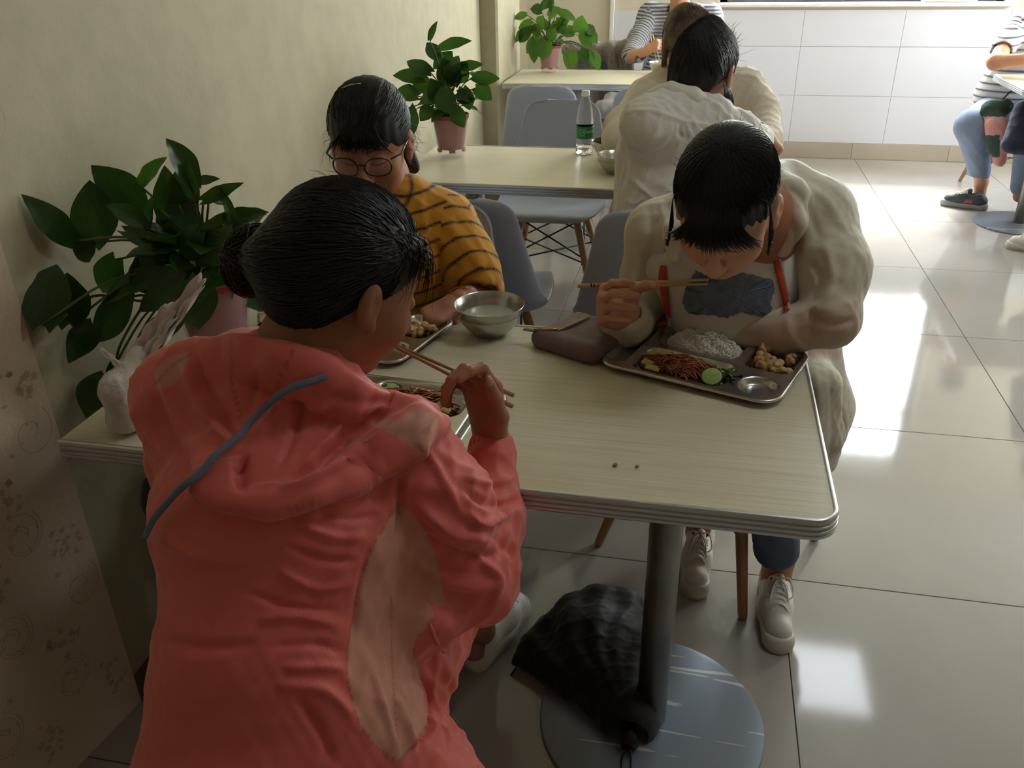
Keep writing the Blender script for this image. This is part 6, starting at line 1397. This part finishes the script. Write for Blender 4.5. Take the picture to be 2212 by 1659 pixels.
# ------------------------------------------------------------------ person in the grey striped top, far table
def far_person():
    e = person('person in a grey striped top at the far table, head cut off', (-.22, 5.74, 0)); C = dd
    sk = srgb(206, 150, 120); HF = frame((0, -.92, -.38)); HT = C(1470, -42, 5.18); nk = C(1468, 30, 5.30)
    hv, hF = head_blob().xf(HF, HT).cap(HT+HF@np.array([0, -.02, -.05]), nk, .052, .065, .04).mesh(.006, 2)
    Wp = C(1392, 112, 5.05); HB, _ = hand_blob(Wp, (.85, -.1, .45), (.2, .6, -.6), (0, .2, 1), [(45, 50, 20)]*4, [(.6, .7, .3), (.2, .8, .5), (0, .7, .7)], 1.0); gv, gF = HB.mesh(.005, 1)
    H2, _ = hand_blob(C(1560, 118, 5.05), (-.9, -.1, .2), (0, .6, -.8), (0, .2, 1), [(35, 40, 20)]*4, [(.6, .7, .3), (.2, .8, .5), (0, .7, .7)], 1.0); g2, gF2 = H2.mesh(.006, 1)
    pel = np.array([-.22, 5.76, .5]); B = Blob().cap(pel, nk+[0, 0, -.06], .09, .06, .05).cap(Wp, C(1365, 122, 5.12), .028, .036, .02)
    for x in (-.3, -.14): B.cap(pel, (x, 5.35, .5), .08, .055).cap((x, 5.35, .5), (x, 5.42, .08), .05, .034)
    lv, lF = B.mesh(.012, 1)
    body_mesh('body', e, [(hv, hF, skin_cols(hv, sk, HF, HT)), (gv, gF, skin_cols(gv, sk)), (g2, gF2, skin_cols(g2, sk)), (lv, lF, skin_cols(lv, sk))])
    sR, sL = C(1405, 35, 5.36), C(1532, 35, 5.36); el = C(1362, 118, 5.20)
    B = Blob().ell(C(1466, 90, 5.38), (.185, .11, .2), k=.06).ell((-.22, 5.78, .62), (.18, .13, .2), k=.08).cap(sR, sL, .075, .075, .05).chain([sR, C(1378, 85, 5.30), el], [.075, .06, .05], .04).cap(el, C(1384, 122, 5.08), .050, .036, .02).chain([sL, C(1556, 85, 5.30), C(1570, 120, 5.15)], [.075, .06, .045], .04)
    B.cap(C(1392, 118, 5.05), C(1378, 122, 5.10), .028, .028, .006, True).ell(nk+[0, -.03, .03], (.085, .08, .05), k=.02, sub=True)
    c = Cloth(B, .0065, 2); cloth_noise(c, 26, .010, 9); c.re(1); d, t = segdist(c.v, [sR, C(1378, 85, 5.30), el]); ax = el-sR; ax /= np.linalg.norm(ax); arm = polysd(uproj(c.v), [(1340, 135), (1345, 90), (1400, 15), (1415, 40), (1395, 130)]) > 0
    u = np.where(arm, (c.v-sR)@ax, c.v[:, 2]); c.c = stripe_cols(c.v, u, .020, .0085, srgb(84, 86, 98), srgb(206, 206, 210), .006)
    c.build('striped_top', vcmat('striped_cotton', .8), e)
    v, F = Blob().chain([pel+[.06, 0, 0], (-.14, 5.35, .5), (-.14, 5.42, .12)], [.09, .07, .05], .03).chain([pel+[-.06, 0, 0], (-.3, 5.35, .5), (-.3, 5.42, .12)], [.09, .07, .05], .03).mesh(.012, 1); meshobj('trousers', v, F, MATS['dark_trousers'], e)
    for x in (-.14, -.30): shoe(e, (x, 5.36, .001), 180, 0, 0, (M_sole, MATS['black_shoe']), .25, laces=False)
    v, F = Blob().ell((0, -.012, .034), (.086, .103, .092), k=.02).ell((0, .122, -.05), (.070, .062, .094), k=.014, sub=True).xf(HF, HT).mesh(.007, 2); meshobj('hair', v, F, M_hair, e); simple_hair(e, HF, HT, 0, v, F)
    fix_parent(e)
    for k, (a, b_, lab) in enumerate(((C(1404, 75, 5.10), C(1418, 130, 4.98), 'left chopstick in the hand of the striped person'), (C(1410, 76, 5.10), C(1424, 128, 4.97), 'right chopstick in the hand of the striped person'))): setp(MB().tube([a, b_], [.0045, .003], 8).build('chopstick', MATS['pale_bamboo']), lab, 'chopsticks', 'chopsticks of the far striped person')
far_person()

# ------------------------------------------------------------------ person in jeans at the right-hand table
def right_person():
    e = person('person in a white striped tee and rolled pale jeans at the right-hand table', (1.80, 5.60, 0)); C = dd
    sk = srgb(206, 152, 118); HF = frame((.1, -.9, -.4)); pel = np.array([1.74, 5.72, .5]); nk = np.array([1.80, 5.66, 1.00]); HT = nk+[0, -.06, .17]
    hv, hF = head_blob().xf(HF, HT).cap(HT+HF@np.array([0, -.02, -.05]), nk, .05, .06, .04).mesh(.008, 2)
    sR = C(2192, 62, 4.80); el = C(2150, 134, 4.58); wr = C(2240, 126, 4.48); kR = C(2098, 272, 4.72); aR = C(2120, 392, 4.99)
    B = Blob().cap(pel, nk, .10, .07, .05).cap(sR, el, .048, .040, .03).cap(el, wr, .040, .028, .02).cap(pel+[-.05, 0, 0], kR, .085, .065, .03).chain([kR, aR, aR+[.012, .01, -.10]], [.05, .036, .034], .02).cap(pel+[.1, 0, 0], (1.78, 5.25, .5), .08, .06).cap((1.78, 5.25, .5), (1.82, 5.30, .1), .05, .034)
    lv, lF = B.mesh(.008, 2); H2, _ = hand_blob(wr, (.9, -.2, .1), (0, .4, -.9), (0, .2, 1), [(35, 40, 20)]*4, [(.6, .7, .3), (.2, .8, .5), (0, .7, .7)], 1.0); g2, gF2 = H2.mesh(.006, 1)
    body_mesh('body', e, [(hv, hF, skin_cols(hv, sk, HF, HT)), (lv, lF, skin_cols(lv, sk)), (g2, gF2, skin_cols(g2, sk))])
    B = Blob().ell((1.80, 5.66, .80), (.185, .12, .22), k=.06).ell((1.76, 5.70, .60), (.19, .14, .16), k=.08).cap(sR, nk+[.18, .0, -.07], .07, .07, .05).cap(sR, sR+(el-sR)*.62, .070, .064, .03).cap(sR+(el-sR)*.72, el, .052, .056, .006, True)
    c = Cloth(B, .0065, 2); cloth_noise(c, 26, .010, 7); c.re(1); ax = (el-sR)/np.linalg.norm(el-sR); arm = np.linalg.norm(c.v-sR, axis=1) < .14; u = np.where(arm & (c.v[:, 0] < 1.70), (c.v-sR)@ax, c.v[:, 2]); c.c = stripe_cols(c.v, u, .038, .010, srgb(226, 224, 224), srgb(60, 60, 72), .006); c.build('striped_tee', vcmat('striped_jersey', .8), e)
    hem = aR+(kR-aR)*.24
    B = Blob().chain([pel+[-.04, 0, 0], kR, hem], [.100, .080, .060], .04).cap(hem, hem+[.002, 0, -.03], .063, .063, .006).cap(pel+[.1, 0, 0], (1.78, 5.25, .5), .10, .075).cap((1.78, 5.25, .5), (1.82, 5.30, .16), .08, .06); B.cap(hem+[0, 0, -.06], hem+[0, 0, -.12], .06, .06, .004, True)
    c = Cloth(B, .006, 2); cloth_noise(c, 26, .010, 3); c.re(1); c.c[:] = srgb(138, 154, 182)[:3]; c.c *= (1+.10*wav(c.v, 40, 3))[:, None]; c.build('jeans', vcmat('denim', .85), e)
    ht = at(2078, 452, 0); sh = shoe(e, (ht[0]+.02, ht[1]+.045, .001), 68, 0, 0, (mat('grey_sole', srgb(160, 160, 160), .5), mat('teal_upper', srgb(64, 78, 88), .6)), .27)
    MB().box((.0, -.01, 0), (.001, .001, .001)) 
    pk = MB(); 
    for s in (-1, 1): pk.box((s*.033, -.005, .045), (.006, .075, .022), 0, .002)
    pk.build('pink_stripe', mat('pink_patch', srgb(206, 92, 110), .6), sh); MB().box((0, -.095, .018), (.052, .05, .024), 0, .006).build('orange_heel', mat('orange_rubber', srgb(196, 96, 62), .6), sh)
    shoe(e, (1.86, 5.26, .001), 170, 0, 0, (MATS['grey_sole'], MATS['teal_upper']), .26, laces=False)
    v, F = Blob().ell((0, -.012, .034), (.086, .103, .092), k=.02).ell((0, .122, -.05), (.070, .062, .094), k=.014, sub=True).xf(HF, HT).mesh(.009, 2); meshobj('hair', v, F, M_hair, e); simple_hair(e, HF, HT, 0, v, F)
    fix_parent(e)
right_person()
# person cut off at the right edge: only a trainer, trouser leg and the navy coat show
def edge_person():
    e = person('person cut off by the right edge, navy coat and one white trainer showing', (2.02, 4.50, 0))
    pel = np.array([2.02, 4.42, .5]); B = Blob().cap(pel, (2.02, 4.46, 1.0), .11, .08, .05).chain([pel, (1.84, 4.72, .5), (1.80, 4.55, .09)], [.08, .055, .034]).chain([pel+[.08, 0, 0], (2.15, 4.78, .5), (2.12, 4.72, .08)], [.08, .055, .034]); HT = np.array([2.02, 4.56, 1.2]); HF = frame((0, 1, -.3))
    hv, hF = head_blob().xf(HF, HT).cap(HT, (2.02, 4.48, 1.02), .05, .06, .03).mesh(.009, 1); lv, lF = B.mesh(.012, 1)
    body_mesh('body', e, [(hv, hF, skin_cols(hv, srgb(200, 150, 118), HF, HT)), (lv, lF, skin_cols(lv, srgb(200, 150, 118)))])
    v, F = Blob().ell((0, -.012, .034), (.086, .103, .092), k=.02).ell((0, .122, -.05), (.070, .062, .094), k=.014, sub=True).xf(HF, HT).mesh(.009, 2); meshobj('hair', v, F, M_hair, e); simple_hair(e, HF, HT, 0, v, F)
    B = Blob().ell((2.02, 4.42, .85), (.19, .13, .22), k=.06).ell((2.02, 4.40, .6), (.2, .16, .2), k=.08).cap((1.86, 4.46, .98), (1.84, 4.62, .76), .065, .05, .03).cap((2.18, 4.46, .98), (2.2, 4.62, .76), .065, .05, .03).cap((2.2, 4.62, .76), (2.05, 4.80, .79), .05, .04).cap((1.84, 4.62, .76), (1.97, 4.80, .79), .05, .04)
    for a, b_ in (((1.80, 4.60, .52), (1.74, 4.62, .40)), ((2.0, 4.5, .52), (2.0, 4.5, .30)), (dd(2205, 240, 4.42), dd(2184, 312, 4.40)), (dd(2222, 235, 4.42), dd(2215, 315, 4.40)), (dd(2240, 235, 4.42), dd(2245, 315, 4.40))): B.cap(a, b_, .04, .05, .05)
    v, F = B.mesh(.008, 2); N = normals(v, F); v = v+N*((ridge(v, 26, 3)-.4)*.012)[:, None]; meshobj('coat', v, F, mat('navy_cloth', srgb(44, 46, 74), .8, sheen=.2), e)
    v, F = Blob().chain([pel, (1.84, 4.72, .49), (1.80, 4.56, .13)], [.085, .062, .05], .03).chain([pel+[.08, 0, 0], (2.15, 4.78, .49), (2.12, 4.72, .13)], [.085, .062, .05], .03).mesh(.012, 1); meshobj('trousers', v, F, MATS['dark_trousers'], e)
    shoe(e, (1.705, 4.60, .001), 62, 0, 0, (M_sole, M_upper), .26); shoe(e, (2.12, 4.80, .001), 0, 0, 0, (M_sole, M_upper), .26, laces=False); fix_parent(e)
edge_person()
# bags hanging from a hook under the right-hand table
hx, hy = float(dd(2150, 270, 4.62)[0]), float(dd(2150, 270, 4.62)[1])
g1, g2, g3, g4 = dd(2146, 236, 4.62), dd(2150, 272, 4.6), dd(2143, 318, 4.62), dd(2160, 345, 4.6)
B = Blob().cap(g1+[-.02, 0, 0], g1+[.05, 0, .01], .045, .045, .03).cap(g1, g2, .045, .05, .03).cap(g2, g3, .045, .035, .03).cap(g2+[.03, 0, 0], g4, .045, .035, .03)
bag = empty('cloth_bag', (hx, hy, .35)); setp(bag, 'dark green and pink cloth bag hanging under the right-hand table', 'bag')
v, F = B.mesh(.006, 2); N = normals(v, F); v = v+N*((ridge(v, 34, 5)-.4)*.010)[:, None]; p_ = uproj(v); gm = (p_[:, 1] < 252) | ((p_[:, 1] > 292) & (p_[:, 1] < 340) & (p_[:, 0] < 2160)); c_ = np.where(gm[:, None], np.array(srgb(62, 80, 72)[:3]), np.array(srgb(206, 150, 146)[:3]))
o = meshobj('pouch', v, F, vcmat('bag_cloth', .8), bag, cols=c_); o.location = (-hx, -hy, -.35)
o = MB().tube([g1+[.02, 0, .03], g1+[.06, .0, .09], (float(g1[0])+.12, float(g1[1]), .718)], .004, 6).build('drawcord', mat('black_cord', srgb(30, 26, 28), .8), bag); o.location = (-hx, -hy, -.35)
